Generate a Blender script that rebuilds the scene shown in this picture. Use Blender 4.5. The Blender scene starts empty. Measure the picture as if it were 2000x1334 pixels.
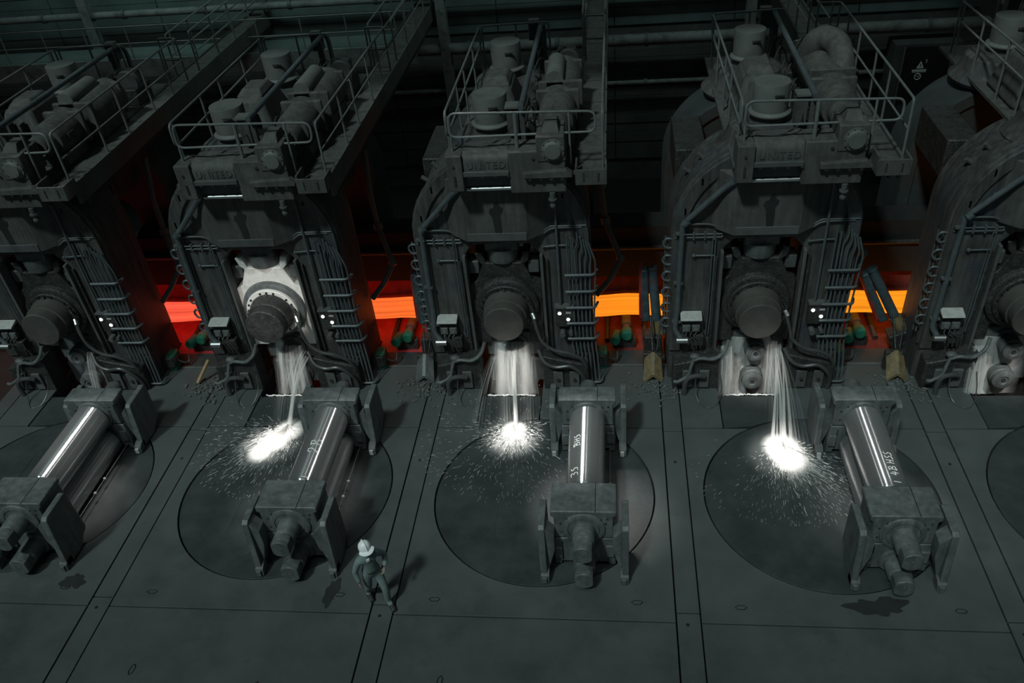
import bpy, bmesh, math, random
from mathutils import Vector, Matrix
random.seed(7)
PI = math.pi
S = bpy.context.scene
COL = S.collection

# ------------------------------------------------------------------ camera
cam_d = bpy.data.cameras.new('camera'); cam = bpy.data.objects.new('camera', cam_d); COL.objects.link(cam)
cr = Vector((0.99337799, 0.0850519, -0.07724213)); cu = Vector((0.00929846, 0.61058115, 0.79189911))
cw = Vector((-0.11451511, 0.78737338, -0.60574702))
M = Matrix((cr, cu, -cw)).transposed().to_4x4(); M.translation = Vector((0, 0, 13.6431))
cam.matrix_world = M
cam_d.sensor_width = 36; cam_d.lens = 1608.228 / 2000 * 36
cam_d.shift_x = -(1020.338 - 1000) / 2000; cam_d.shift_y = (665.055 - 667) / 2000
cam_d.clip_end = 200
S.camera = cam
S.view_settings.view_transform = 'Standard'; S.view_settings.look = 'None'
S.view_settings.exposure = 0; S.view_settings.gamma = 1
try: S.view_settings.use_curve_mapping = False
except Exception: pass

# ------------------------------------------------------------------ light
W = bpy.data.worlds.new('world'); S.world = W; W.use_nodes = True
W.node_tree.nodes['Background'].inputs[0].default_value = (0.62, 1.0, 0.97, 1)
W.node_tree.nodes['Background'].inputs[1].default_value = 0.045
def lamp(name, kind, loc, aim, energy, color=(1, 1, 1), **kw):
    d = bpy.data.lights.new(name, kind); d.energy = energy; d.color = color
    for k, v in kw.items(): setattr(d, k, v)
    o = bpy.data.objects.new(name, d); COL.objects.link(o); o.location = loc
    o.rotation_euler = (Vector(aim) - Vector(loc)).to_track_quat('-Z', 'Y').to_euler()
    return o
lamp('skylight_sun', 'SUN', (-6, 2, 30), (-6 + 0.33, 2 + 0.6, 29), 1.3, (0.80, 1.0, 0.97), angle=math.radians(5))
XS = [-14.343, -8.479, -2.616, 3.248, 9.112]          # centre line of each stand
ST = ['leftmost stand', 'stand with the white chock', 'middle stand', 'second stand from the right', 'rightmost stand']

bay = lamp('mid_floor_fill', 'AREA', (-4, 6.5, 14.9), (-4, 13.2, 0), 120, (0.86, 1.0, 0.97), shape='RECTANGLE', size=36, size_y=1.2, spread=math.radians(38))  # added fill that brightens the floor around the turntables
lamp('back_wall_fill', 'AREA', (-14, 24.5, 12), (-13, 29, 5.5), 190, (0.7, 1.0, 0.93), shape='RECTANGLE', size=14, size_y=0.3)  # added lights that lift the back wall, this one and the next
lamp('back_wall_fill', 'AREA', (4, 24.5, 12), (4, 29, 4), 150, (0.75, 1.0, 0.95), shape='RECTANGLE', size=18, size_y=0.3)
# added spots that put highlights on the waiting rolls: (stand, angle across the hall in degrees, lamp radius, strength)
for k, ang, rad, e in ((0, 1, 0.5, 1.7), (0, 9, 0.5, 1.7), (0, 24, 0.12, 0.15), (1, 27, 0.24, 1.6), (1, 4, 0.06, 0.1), (2, -20, 0.5, 1.8), (2, -12, 0.5, 1.8), (2, 4, 0.10, 0.2), (3, -16, 0.19, 1.6), (3, -36, 0.05, 0.18), (3, 8, 0.05, 0.22), (4, 0, 0.2, 0.4)):
    xr = XS[k] + 1.94; d = 13.9 / math.cos(math.radians(ang))
    lamp('roll_highlight_spot', 'SPOT', (xr + 13.9 * math.tan(math.radians(ang)), 18.0, 15), (xr, 12.3, 1.1), e * 4 * PI * d * d, (1.0, 0.98, 0.95), spot_size=math.radians(9.2), spot_blend=0.45, shadow_soft_size=rad)
# spot lamps on the water
SPL = {1: (0.12, 13.75), 2: (0.14, 14.05), 3: (0.33, 13.5)}
SPE = {1: 22000, 2: 26000, 3: 26000}
for k, (dx, y) in SPL.items():
    lamp('water_spot_lamp', 'SPOT', (XS[k] + dx - 1.0, y - 4.5, 14), (XS[k] + dx, y, 0), SPE[k], (1, 0.97, 0.93), spot_size=math.radians(6.2), spot_blend=1.0, shadow_soft_size=0.15)
for k, e in ((0, 1500), (1, 6000), (2, 12000), (3, 9000), (4, 7000)):
    lamp('cascade_fill_spot', 'SPOT', (XS[k] + 0.2, 7.5, 13.5), (XS[k] + 0.0, 15.7, 0.42), e, (1, 0.95, 0.9), spot_size=math.radians(6.0), spot_blend=1.0, shadow_soft_size=0.3)  # added spots that brighten the falling water and stand bottoms
lamp('bearing_fill_spot', 'SPOT', (XS[1] + 0.5, 4.5, 9.5), (XS[1], 16.2, 2.55), 3200, (1, 0.96, 0.92), spot_size=math.radians(9.5), spot_blend=0.6, shadow_soft_size=0.1)  # added spot that lifts the brightness of the white chock

# ------------------------------------------------------------------ materials
def mat(name, color, rough=0.6, metal=0.0, var=0.25, scale=3.0, bump=0.0, bscale=40, spots=None, spot_scale=1.2, spot_amt=0.5, rvar=0.0, spec=0.5, streak=0.0):
    m = bpy.data.materials.new(name); m.use_nodes = True
    nt = m.node_tree; n = nt.nodes; L = nt.links; b = n['Principled BSDF']
    b.inputs['Roughness'].default_value = rough; b.inputs['Metallic'].default_value = metal
    b.inputs['Specular IOR Level'].default_value = spec
    tc = n.new('ShaderNodeTexCoord')
    g = n.new('ShaderNodeNewGeometry')
    nz = n.new('ShaderNodeTexNoise'); nz.inputs['Scale'].default_value = scale; nz.inputs['Detail'].default_value = 6; nz.inputs['Roughness'].default_value = 0.65
    L.new(g.outputs['Position'], nz.inputs['Vector'])
    r = n.new('ShaderNodeMapRange'); r.inputs['From Min'].default_value = 0.3; r.inputs['From Max'].default_value = 0.7
    r.inputs['To Min'].default_value = 1 - var; r.inputs['To Max'].default_value = 1 + var
    L.new(nz.outputs['Fac'], r.inputs['Value'])
    mul = n.new('ShaderNodeVectorMath'); mul.operation = 'SCALE'; mul.inputs[0].default_value = color[:3]
    L.new(r.outputs['Result'], mul.inputs['Scale'])
    out = mul.outputs['Vector']
    if streak:
        # run-down dirt: noise drawn out along z
        ms_ = n.new('ShaderNodeVectorMath'); ms_.operation = 'MULTIPLY'; ms_.inputs[1].default_value = (9, 9, 0.9); L.new(g.outputs['Position'], ms_.inputs[0])
        ns = n.new('ShaderNodeTexNoise'); ns.inputs['Scale'].default_value = 1; ns.inputs['Detail'].default_value = 5; L.new(ms_.outputs[0], ns.inputs['Vector'])
        rs = n.new('ShaderNodeMapRange'); rs.inputs['From Min'].default_value = 0.35; rs.inputs['From Max'].default_value = 0.68; rs.inputs['To Min'].default_value = 1 - streak; rs.inputs['To Max'].default_value = 1 + streak * 0.7
        L.new(ns.outputs['Fac'], rs.inputs['Value'])
        m3 = n.new('ShaderNodeVectorMath'); m3.operation = 'SCALE'; L.new(out, m3.inputs[0]); L.new(rs.outputs[0], m3.inputs['Scale']); out = m3.outputs['Vector']
    if spots:
        n2 = n.new('ShaderNodeTexNoise'); n2.inputs['Scale'].default_value = spot_scale; n2.inputs['Detail'].default_value = 8; n2.inputs['Roughness'].default_value = 0.7
        L.new(g.outputs['Position'], n2.inputs['Vector'])
        r2 = n.new('ShaderNodeMapRange'); r2.inputs['From Min'].default_value = 0.52; r2.inputs['From Max'].default_value = 0.66
        r2.inputs['To Max'].default_value = spot_amt
        L.new(n2.outputs['Fac'], r2.inputs['Value'])
        mx = n.new('ShaderNodeMix'); mx.data_type = 'RGBA'
        L.new(r2.outputs['Result'], mx.inputs['Factor']); L.new(out, mx.inputs['A']); mx.inputs['B'].default_value = (*spots, 1)
        out = mx.outputs['Result']
    L.new(out, b.inputs['Base Color'])
    if rvar:
        r3 = n.new('ShaderNodeMapRange'); r3.inputs['From Min'].default_value = 0.3; r3.inputs['From Max'].default_value = 0.7
        r3.inputs['To Min'].default_value = max(0.05, rough - rvar); r3.inputs['To Max'].default_value = min(1, rough + rvar)
        L.new(nz.outputs['Fac'], r3.inputs['Value']); L.new(r3.outputs['Result'], b.inputs['Roughness'])
    if bump:
        n4 = n.new('ShaderNodeTexNoise'); n4.inputs['Scale'].default_value = bscale; n4.inputs['Detail'].default_value = 4
        L.new(g.outputs['Position'], n4.inputs['Vector'])
        bp = n.new('ShaderNodeBump'); bp.inputs['Strength'].default_value = bump; bp.inputs['Distance'].default_value = 0.02
        L.new(n4.outputs['Fac'], bp.inputs['Height']); L.new(bp.outputs['Normal'], b.inputs['Normal'])
    return m
def emit(name, color, strength):
    m = bpy.data.materials.new(name); m.use_nodes = True
    nt = m.node_tree; nt.nodes.clear(); e = nt.nodes.new('ShaderNodeEmission'); o = nt.nodes.new('ShaderNodeOutputMaterial')
    e.inputs[0].default_value = (*color, 1); e.inputs[1].default_value = strength; nt.links.new(e.outputs[0], o.inputs[0])
    return m
STEEL = mat('weathered_mill_steel', (0.092, 0.096, 0.094), 0.62, 0.0, 0.3, 2.2, 0.35, 30, (0.035, 0.036, 0.036), 1.1, 0.7)
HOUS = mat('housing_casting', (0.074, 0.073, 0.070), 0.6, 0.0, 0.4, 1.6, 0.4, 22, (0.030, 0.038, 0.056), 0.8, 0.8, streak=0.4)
DHOUS = mat('shaded_rear_housing', (0.030, 0.036, 0.036), 0.8, 0.0, 0.3, 1.6, 0.2, 22)  # housing colour darkened to stand for shade at the rear
GEAR = mat('dusty_gear_paint', (0.086, 0.086, 0.082), 0.75, 0.0, 0.3, 3.0, 0.3, 35, (0.045, 0.047, 0.047), 1.5, 0.6, streak=0.25)
DARK = mat('oily_dark_steel', (0.033, 0.034, 0.033), 0.36, 0.0, 0.5, 5.0, 1.0, 34, (0.11, 0.11, 0.105), 14.0, 0.5)
CAPM = mat('worn_cap_paint', (0.066, 0.062, 0.057), 0.7, 0.0, 0.2, 4.0, 0.25, 40)
VOID = mat('unlit_gap_black', (0.012, 0.012, 0.012), 0.9)  # black colour stands for the unlit gap behind the strip
RUSTGLOWD = mat('rust_and_dim_glow', (0.13, 0.016, 0.014), 0.6, 0.0, 0.4, 4.0, 0.3, 15)  # darker red copy, less strip glow put into the rust colour
BLACK = mat('black_recess', (0.01, 0.01, 0.01), 0.8)
PIPE = mat('grey_pipe_paint', (0.085, 0.098, 0.105), 0.5, 0.0, 0.25, 5.0)
RAIL = mat('rail_paint', (0.15, 0.16, 0.157), 0.55, 0.0, 0.2, 6.0)
CAN = mat('can_sheet_metal', (0.14, 0.144, 0.138), 0.6, 0.0, 0.14, 3.0, 0.1, 20, (0.08, 0.085, 0.085), 2.0, 0.5)
CHOCK = mat('roll_chock_steel', (0.115, 0.125, 0.125), 0.5, 0.0, 0.25, 3.5, 0.3, 30, (0.05, 0.052, 0.052), 2.5, 0.6, streak=0.25)
WHITE = mat('white_chock_paint', (0.80, 0.77, 0.73), 0.55, 0.0, 0.12, 4.0, 0.1, 30, (0.25, 0.24, 0.23), 3.0, 0.4)
CHROME = mat('bright_rod', (0.6, 0.6, 0.6), 0.42, 1.0, 0.1)
LEDGE = mat('pale_cover_plate', (0.42, 0.42, 0.40), 0.5, 0.0, 0.2, 9)
PLATE = mat('deck_plate', (0.068, 0.078, 0.077), 0.6, 0.0, 0.14, 0.9, 0.12, 14, (0.045, 0.050, 0.050), 0.7, 0.6, 0.1)
TURN = mat('wet_turntable_plate', (0.036, 0.043, 0.043), 0.5, 0.0, 0.3, 1.3, 0.2, 9, (0.055, 0.062, 0.062), 2.2, 0.35, 0.08)
WALL = mat('hall_cladding', (0.10, 0.14, 0.135), 0.8, 0.0, 0.2, 1.2)
WALLD = mat('hall_cladding_dark', (0.075, 0.085, 0.083), 0.85, 0.0, 0.3, 1.2)
BPIPE = mat('wall_pipe_lagging', (0.17, 0.19, 0.185), 0.7, 0.0, 0.35, 2.0, 0, 0, (0.05, 0.055, 0.055), 2.5, 0.8)
GREEN = mat('green_drive_paint', (0.02, 0.16, 0.10), 0.4, 0.0, 0.3, 6.0)
TEAL = mat('teal_cylinder_paint', (0.05, 0.078, 0.09), 0.45, 0.0, 0.4, 6.0, 0.2, 30, (0.13, 0.05, 0.045), 5.0, 0.8)
OCHRE = mat('ochre_chute_paint', (0.17, 0.125, 0.06), 0.65, 0.0, 0.35, 7.0, 0.3, 30, (0.08, 0.08, 0.07), 5, 0.7)
RUST = mat('rust_and_glow_red', (0.24, 0.028, 0.024), 0.5, 0.0, 0.3, 3.0, 0.3, 15, (0.10, 0.05, 0.045), 2.5, 0.6, 0.15)  # rust reddened in its colour to stand for the strip glow
HOSE = mat('rubber_hose', (0.06, 0.062, 0.062), 0.38, 0.0, 0.2)
CHALK = mat('chalk', (0.85, 0.85, 0.82), 0.9, 0.0, 0.1)
RUBBLE = mat('scale_rubble', (0.10, 0.10, 0.095), 0.8, 0.0, 0.5, 9)
HELM = mat('white_helmet', (0.92, 0.92, 0.92), 0.35, 0, 0.02)
CLOTH = mat('teal_overalls', (0.17, 0.22, 0.21), 0.85, 0, 0.2, 8, 0.2, 30)
SKIN = mat('skin', (0.24, 0.18, 0.15), 0.6, 0, 0.05)
BOOT = mat('black_boots', (0.02, 0.02, 0.02), 0.5)
LAMPW = emit('lit_lamp', (1.0, 0.98, 0.94), 6)

OIL = mat('oil_stain', (0.022, 0.024, 0.024), 0.5)
def roll_mat():
    # ground steel: fine marks round the barrel spread reflections along it
    m = bpy.data.materials.new('polished_roll'); m.use_nodes = True
    nt = m.node_tree; n = nt.nodes; L = nt.links; n.clear()
    g = n.new('ShaderNodeBsdfAnisotropic'); g.inputs['Color'].default_value = (0.60, 0.61, 0.62, 1)
    g.inputs['Roughness'].default_value = 0.24; g.inputs['Anisotropy'].default_value = 0.68
    t = n.new('ShaderNodeTangent'); t.direction_type = 'RADIAL'; t.axis = 'Y'; L.new(t.outputs[0], g.inputs['Tangent'])
    df = n.new('ShaderNodeBsdfDiffuse'); df.inputs[0].default_value = (0.15, 0.16, 0.16, 1)
    ms = n.new('ShaderNodeMixShader'); ms.inputs[0].default_value = 0.4; L.new(g.outputs[0], ms.inputs[1]); L.new(df.outputs[0], ms.inputs[2])
    o = n.new('ShaderNodeOutputMaterial'); L.new(ms.outputs[0], o.inputs[0])
    return m
ROLL = roll_mat()

def strip_mat():
    m = bpy.data.materials.new('glowing_steel'); m.use_nodes = True
    nt = m.node_tree; n = nt.nodes; L = nt.links; n.clear()
    g = n.new('ShaderNodeNewGeometry'); sx = n.new('ShaderNodeSeparateXYZ'); L.new(g.outputs['Position'], sx.inputs[0])
    r = n.new('ShaderNodeMapRange'); r.inputs['From Min'].default_value = -13; r.inputs['From Max'].default_value = 7; L.new(sx.outputs['X'], r.inputs['Value'])
    cr = n.new('ShaderNodeValToRGB'); L.new(r.outputs[0], cr.inputs[0])
    e = cr.color_ramp.elements; e[0].position = 0.0; e[0].color = (1.0, 0.095, 0.055, 1); e[1].position = 1.0; e[1].color = (1.0, 0.30, 0.012, 1)
    k = e.new(0.40); k.color = (1.0, 0.16, 0.022, 1); k = e.new(0.66); k.color = (1.0, 0.27, 0.012, 1)
    mp = n.new('ShaderNodeVectorMath'); mp.operation = 'MULTIPLY'; mp.inputs[1].default_value = (0.12, 9, 1); L.new(g.outputs['Position'], mp.inputs[0])
    nz = n.new('ShaderNodeTexNoise'); nz.inputs['Scale'].default_value = 1.0; nz.inputs['Detail'].default_value = 5; L.new(mp.outputs[0], nz.inputs['Vector'])
    r2 = n.new('ShaderNodeMapRange'); r2.inputs['From Min'].default_value = 0.3; r2.inputs['From Max'].default_value = 0.7; r2.inputs['To Min'].default_value = 0.75; r2.inputs['To Max'].default_value = 1.35
    L.new(nz.outputs['Fac'], r2.inputs['Value'])
    em = n.new('ShaderNodeEmission'); L.new(cr.outputs[0], em.inputs[0]); L.new(r2.outputs[0], em.inputs[1])
    o = n.new('ShaderNodeOutputMaterial'); L.new(em.outputs[0], o.inputs[0])
    return m
GLOW = strip_mat()

def water_mat(name, lo, hi, dens, stretch, fade=0.0, ew=0.18):
    """white water: streaks of diffuse/translucent white in a clear sheet, streaks run along the UV v direction"""
    m = bpy.data.materials.new(name); m.use_nodes = True
    nt = m.node_tree; n = nt.nodes; L = nt.links; n.clear()
    uv = n.new('ShaderNodeUVMap'); mp = n.new('ShaderNodeVectorMath'); mp.operation = 'MULTIPLY'; mp.inputs[1].default_value = (stretch[0], stretch[1], 1)
    L.new(uv.outputs[0], mp.inputs[0])
    nz = n.new('ShaderNodeTexNoise'); nz.inputs['Scale'].default_value = 1; nz.inputs['Detail'].default_value = 5; nz.inputs['Roughness'].default_value = 0.6
    L.new(mp.outputs[0], nz.inputs['Vector'])
    r = n.new('ShaderNodeMapRange'); r.inputs['From Min'].default_value = lo; r.inputs['From Max'].default_value = hi; r.inputs['To Max'].default_value = dens
    L.new(nz.outputs['Fac'], r.inputs['Value'])
    # fades out over the sheet's thin borders (u near 0 and 1)
    sp = n.new('ShaderNodeSeparateXYZ'); L.new(uv.outputs[0], sp.inputs[0])
    def edge(sock, w):
        a = n.new('ShaderNodeMath'); a.operation = 'PINGPONG'; a.inputs[1].default_value = 0.5; L.new(sock, a.inputs[0])
        q = n.new('ShaderNodeMapRange'); q.inputs['From Max'].default_value = w; L.new(a.outputs[0], q.inputs['Value']); return q.outputs[0]
    mu = n.new('ShaderNodeMath'); mu.operation = 'MULTIPLY'; L.new(r.outputs[0], mu.inputs[0]); L.new(edge(sp.outputs['X'], ew), mu.inputs[1])
    if fade:
        # thins out away from the impact: (1 - v) ** fade
        om = n.new('ShaderNodeMath'); om.operation = 'SUBTRACT'; om.inputs[0].default_value = 1.0; om.use_clamp = True; L.new(sp.outputs['Y'], om.inputs[1])
        pw = n.new('ShaderNodeMath'); pw.operation = 'POWER'; pw.inputs[1].default_value = fade; L.new(om.outputs[0], pw.inputs[0])
        m2 = n.new('ShaderNodeMath'); m2.operation = 'MULTIPLY'; m2.use_clamp = True; L.new(mu.outputs[0], m2.inputs[0]); L.new(pw.outputs[0], m2.inputs[1]); mu = m2
    d = n.new('ShaderNodeBsdfDiffuse'); d.inputs[0].default_value = (0.9, 0.88, 0.86, 1)
    t = n.new('ShaderNodeBsdfTranslucent'); t.inputs[0].default_value = (0.9, 0.88, 0.86, 1)
    ms = n.new('ShaderNodeMixShader'); ms.inputs[0].default_value = 0.35; L.new(d.outputs[0], ms.inputs[1]); L.new(t.outputs[0], ms.inputs[2])
    tr = n.new('ShaderNodeBsdfTransparent')
    mx = n.new('ShaderNodeMixShader'); L.new(mu.outputs[0], mx.inputs[0]); L.new(tr.outputs[0], mx.inputs[1]); L.new(ms.outputs[0], mx.inputs[2])
    o = n.new('ShaderNodeOutputMaterial'); L.new(mx.outputs[0], o.inputs[0])
    return m
SHEET = water_mat('falling_water', 0.36, 0.68, 0.9, (7, 0.5))
JET = water_mat('water_jet', 0.35, 0.65, 0.9, (4, 0.6))
BACKW = water_mat('water_film', 0.25, 0.6, 0.85, (5, 1.5))
SKIRT = water_mat('water_veil', 0.45, 0.75, 0.5, (14, 1.0), 0.4, 0.4)
CORE = water_mat('foam_core', 0.15, 0.45, 2.6, (14, 0.5), 1.3, 0.01)
FAN = water_mat('foam_fan', 0.42, 0.72, 1.5, (34, 2.6), 1.5, 0.3)
DROP = mat('white_spray', (0.88, 0.86, 0.84), 0.7, 0, 0.05)
FOAM = mat('white_foam', (0.9, 0.89, 0.87), 0.8, 0, 0.1, 8, 0.6, 25)

# ------------------------------------------------------------------ mesh building
class MB:
    def __init__(s): s.v = []; s.f = []; s.uv = {}
    def add(s, vs, fs):
        k = len(s.v); s.v += [Vector(v) for v in vs]; s.f += [[i + k for i in f] for f in fs]; return s
    def box(s, x0, x1, y0, y1, z0, z1):
        return s.add([(x0, y0, z0), (x1, y0, z0), (x1, y1, z0), (x0, y1, z0), (x0, y0, z1), (x1, y0, z1), (x1, y1, z1), (x0, y1, z1)],
                     [(3, 2, 1, 0), (4, 5, 6, 7), (0, 1, 5, 4), (1, 2, 6, 5), (2, 3, 7, 6), (3, 0, 4, 7)])
    def prism(s, poly, axis, a, b):
        """poly = 2D points; axis 'y': (x,z) extruded in y; 'x': (y,z); 'z': (x,y)"""
        n = len(poly)
        def P(p, t): return {'y': (p[0], t, p[1]), 'x': (t, p[0], p[1]), 'z': (p[0], p[1], t)}[axis]
        ar = sum(poly[i][0] * poly[(i + 1) % n][1] - poly[(i + 1) % n][0] * poly[i][1] for i in range(n))
        if (ar < 0) != (axis == 'y'): poly = poly[::-1]
        return s.add([P(p, a) for p in poly] + [P(p, b) for p in poly],
                     [tuple(range(n))[::-1], tuple(range(n, 2 * n))] + [(i, (i + 1) % n, n + (i + 1) % n, n + i) for i in range(n)])
    def frus(s, lo, hi):
        """two quads / polygons of equal length joined and capped"""
        n = len(lo)
        return s.add(list(lo) + list(hi), [tuple(range(n))[::-1], tuple(range(n, 2 * n))] + [(i, (i + 1) % n, n + (i + 1) % n, n + i) for i in range(n)])
    def lathe(s, c, axis, prof, n=32, a0=0, a1=2 * PI):
        """prof = [(t, r)...] along axis from point c"""
        c = Vector(c); ax = Vector(axis).normalized(); u = ax.orthogonal().normalized(); w = ax.cross(u)
        k = len(s.v); full = abs(a1 - a0 - 2 * PI) < 1e-6; m = n if full else n + 1
        for t, r in prof:
            for i in range(m):
                a = a0 + (a1 - a0) * i / n
                s.v.append(c + ax * t + (u * math.cos(a) + w * math.sin(a)) * max(r, 1e-4))
        for j in range(len(prof) - 1):
            for i in range(n if full else n):
                i2 = (i + 1) % m if full else i + 1
                s.f.append([k + j * m + i, k + j * m + i2, k + (j + 1) * m + i2, k + (j + 1) * m + i])
        if full:
            if prof[0][1] > 1e-3: s.f.append([k + i for i in range(m)][::-1])
            if prof[-1][1] > 1e-3: s.f.append([k + (len(prof) - 1) * m + i for i in range(m)])
        return s
    def cyl(s, p0, p1, r, n=16, r2=None):
        p0 = Vector(p0); p1 = Vector(p1); d = p1 - p0
        return s.lathe(p0, d, [(0, r), (d.length, r if r2 is None else r2)], n)
    def tube(s, pts, r, n=8, closed=False, taper=None):
        pts = [Vector(p) for p in pts]; k = len(s.v); N = len(pts); prev = None
        for i, p in enumerate(pts):
            if closed: t = pts[(i + 1) % N] - pts[i - 1]
            else: t = pts[min(i + 1, N - 1)] - pts[max(i - 1, 0)]
            t.normalize()
            u = t.orthogonal().normalized() if prev is None else (prev - t * prev.dot(t)).normalized()
            prev = u; w = t.cross(u); rr = r if taper is None else taper(i / (N - 1)) * r
            for j in range(n):
                a = 2 * PI * j / n; s.v.append(p + (u * math.cos(a) + w * math.sin(a)) * rr)
        for i in range(N if closed else N - 1):
            for j in range(n):
                a = k + i * n; b = k + ((i + 1) % N) * n
                s.f.append([a + j, a + (j + 1) % n, b + (j + 1) % n, b + j])
        if not closed:
            s.f.append([k + j for j in range(n)][::-1]); s.f.append([k + (N - 1) * n + j for j in range(n)])
        return s
    def ball(s, c, r, n=10, sc=(1, 1, 1)):
        k = len(s.v); c = Vector(c); m = n // 2
        for j in range(m + 1):
            ph = PI * j / m
            for i in range(n):
                th = 2 * PI * i / n
                s.v.append(c + Vector((r * sc[0] * math.sin(ph) * math.cos(th), r * sc[1] * math.sin(ph) * math.sin(th), r * sc[2] * math.cos(ph))))
        for j in range(m):
            for i in range(n): s.f.append([k + j * n + i, k + (j + 1) * n + i, k + (j + 1) * n + (i + 1) % n, k + j * n + (i + 1) % n])
        return s
    def build(s, name, m, parent=None, org=None, bevel=0.0, smooth=35, uvs=None):
        o_ = Vector(org) if org is not None else (Vector(ORG[parent.name]) if parent else Vector((0, 0, 0)))
        me = bpy.data.meshes.new(name); me.from_pydata([v - o_ for v in s.v], [], s.f); me.validate(); me.update()
        bm = bmesh.new(); bm.from_mesh(me); bmesh.ops.recalc_face_normals(bm, faces=bm.faces); bm.to_mesh(me); bm.free()
        if uvs:
            ul = me.uv_layers.new(name='UVMap')
            for lp in me.loops: ul.data[lp.index].uv = uvs[lp.vertex_index]
        if smooth:
            for p in me.polygons: p.use_smooth = True
            try: me.set_sharp_from_angle(angle=math.radians(smooth))
            except Exception: pass
        me.materials.append(m)
        o = bpy.data.objects.new(name, me); COL.objects.link(o)
        if parent: o.parent = parent; ORG[o.name] = ORG[parent.name]
        else: o.location = o_; ORG[o.name] = o_
        if bevel:
            b = o.modifiers.new('bevel', 'BEVEL'); b.width = bevel; b.segments = 2; b.limit_method = 'ANGLE'; b.angle_limit = math.radians(40); b.harden_normals = False
        return o
ORG = {}
def tag(o, label, cat, group=None, kind=None):
    if label: o['label'] = label
    if cat: o['category'] = cat
    if group: o['group'] = group
    if kind: o['kind'] = kind
    return o
def thing(name, org, label, cat, group=None):
    o = bpy.data.objects.new(name, None); COL.objects.link(o); o.location = org; o.empty_display_size = 0.2
    ORG[o.name] = Vector(org); tag(o, label, cat, group); return o
def round_path(pts, r, seg=5, closed=False):
    """rounds the corners of a polyline"""
    pts = [Vector(p) for p in pts]; out = []; N = len(pts)
    for i, p in enumerate(pts):
        if not closed and i in (0, N - 1): out.append(p); continue
        a = pts[i - 1] - p; b = pts[(i + 1) % N] - p
        d = min(r, a.length * 0.45, b.length * 0.45); A = p + a.normalized() * d; B = p + b.normalized() * d
        for k in range(seg + 1):
            t = k / seg; out.append(A * (1 - t) ** 2 + p * 2 * t * (1 - t) + B * t * t)
    return out
def spline(pts, n=6):
    pts = [Vector(p) for p in pts]; P = [pts[0] * 2 - pts[1]] + pts + [pts[-1] * 2 - pts[-2]]; out = []
    for i in range(1, len(P) - 2):
        for k in range(n):
            t = k / n; a, b, c, d = P[i - 1:i + 3]
            out.append(0.5 * (2 * b + (c - a) * t + (2 * a - 5 * b + 4 * c - d) * t * t + (3 * b - a - 3 * c + d) * t ** 3))
    out.append(P[-2]); return out
def lettering(text, pos, width, height, parent):
    # raised cast letters standing on a face that looks towards -y
    c = bpy.data.curves.new('cast_lettering', 'FONT'); c.body = text; c.extrude = 0.05; c.space_character = 1.15
    o = bpy.data.objects.new('cast_lettering_curve', c); COL.objects.link(o); bpy.context.view_layer.update()
    me = bpy.data.meshes.new_from_object(o.evaluated_get(bpy.context.evaluated_depsgraph_get())); bpy.data.objects.remove(o)
    xs = [v.co.x for v in me.vertices]; ys = [v.co.y for v in me.vertices]; og = Vector(ORG[parent.name])
    for v in me.vertices:
        x = (v.co.x - min(xs)) / (max(xs) - min(xs)) * width; z = v.co.y / max(ys) * height
        v.co = Vector((pos[0] + x, pos[1] - v.co.z * 0.25, pos[2] + z)) - og
    me.materials.clear(); me.materials.append(STEEL); q = bpy.data.objects.new('cast_lettering', me); COL.objects.link(q); q.parent = parent; ORG[q.name] = ORG[parent.name]
    return q
def kids(o): return KIDS.get(o.name, [])
KIDS = {}
def dup(root, dx, label):
    c = root.copy(); COL.objects.link(c); c.location = (root.location.x + dx, root.location.y, root.location.z); c['label'] = label
    def rec(a, b):
        for ch in kids(a):
            d = ch.copy(); COL.objects.link(d); d.parent = b; rec(ch, d)
    rec(root, c)
    return c

X0 = XS[0]
KIT = []
def kit(name, org, tmpl, cat, group):
    """a thing that every stand has: org in stand coordinates; built at the first stand, copied to the others later"""
    o = thing(name, org, tmpl.format(ST[0]), cat, group)
    o.location = (org[0] + X0, org[1], org[2]); KIT.append((o, tmpl)); return o

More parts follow.
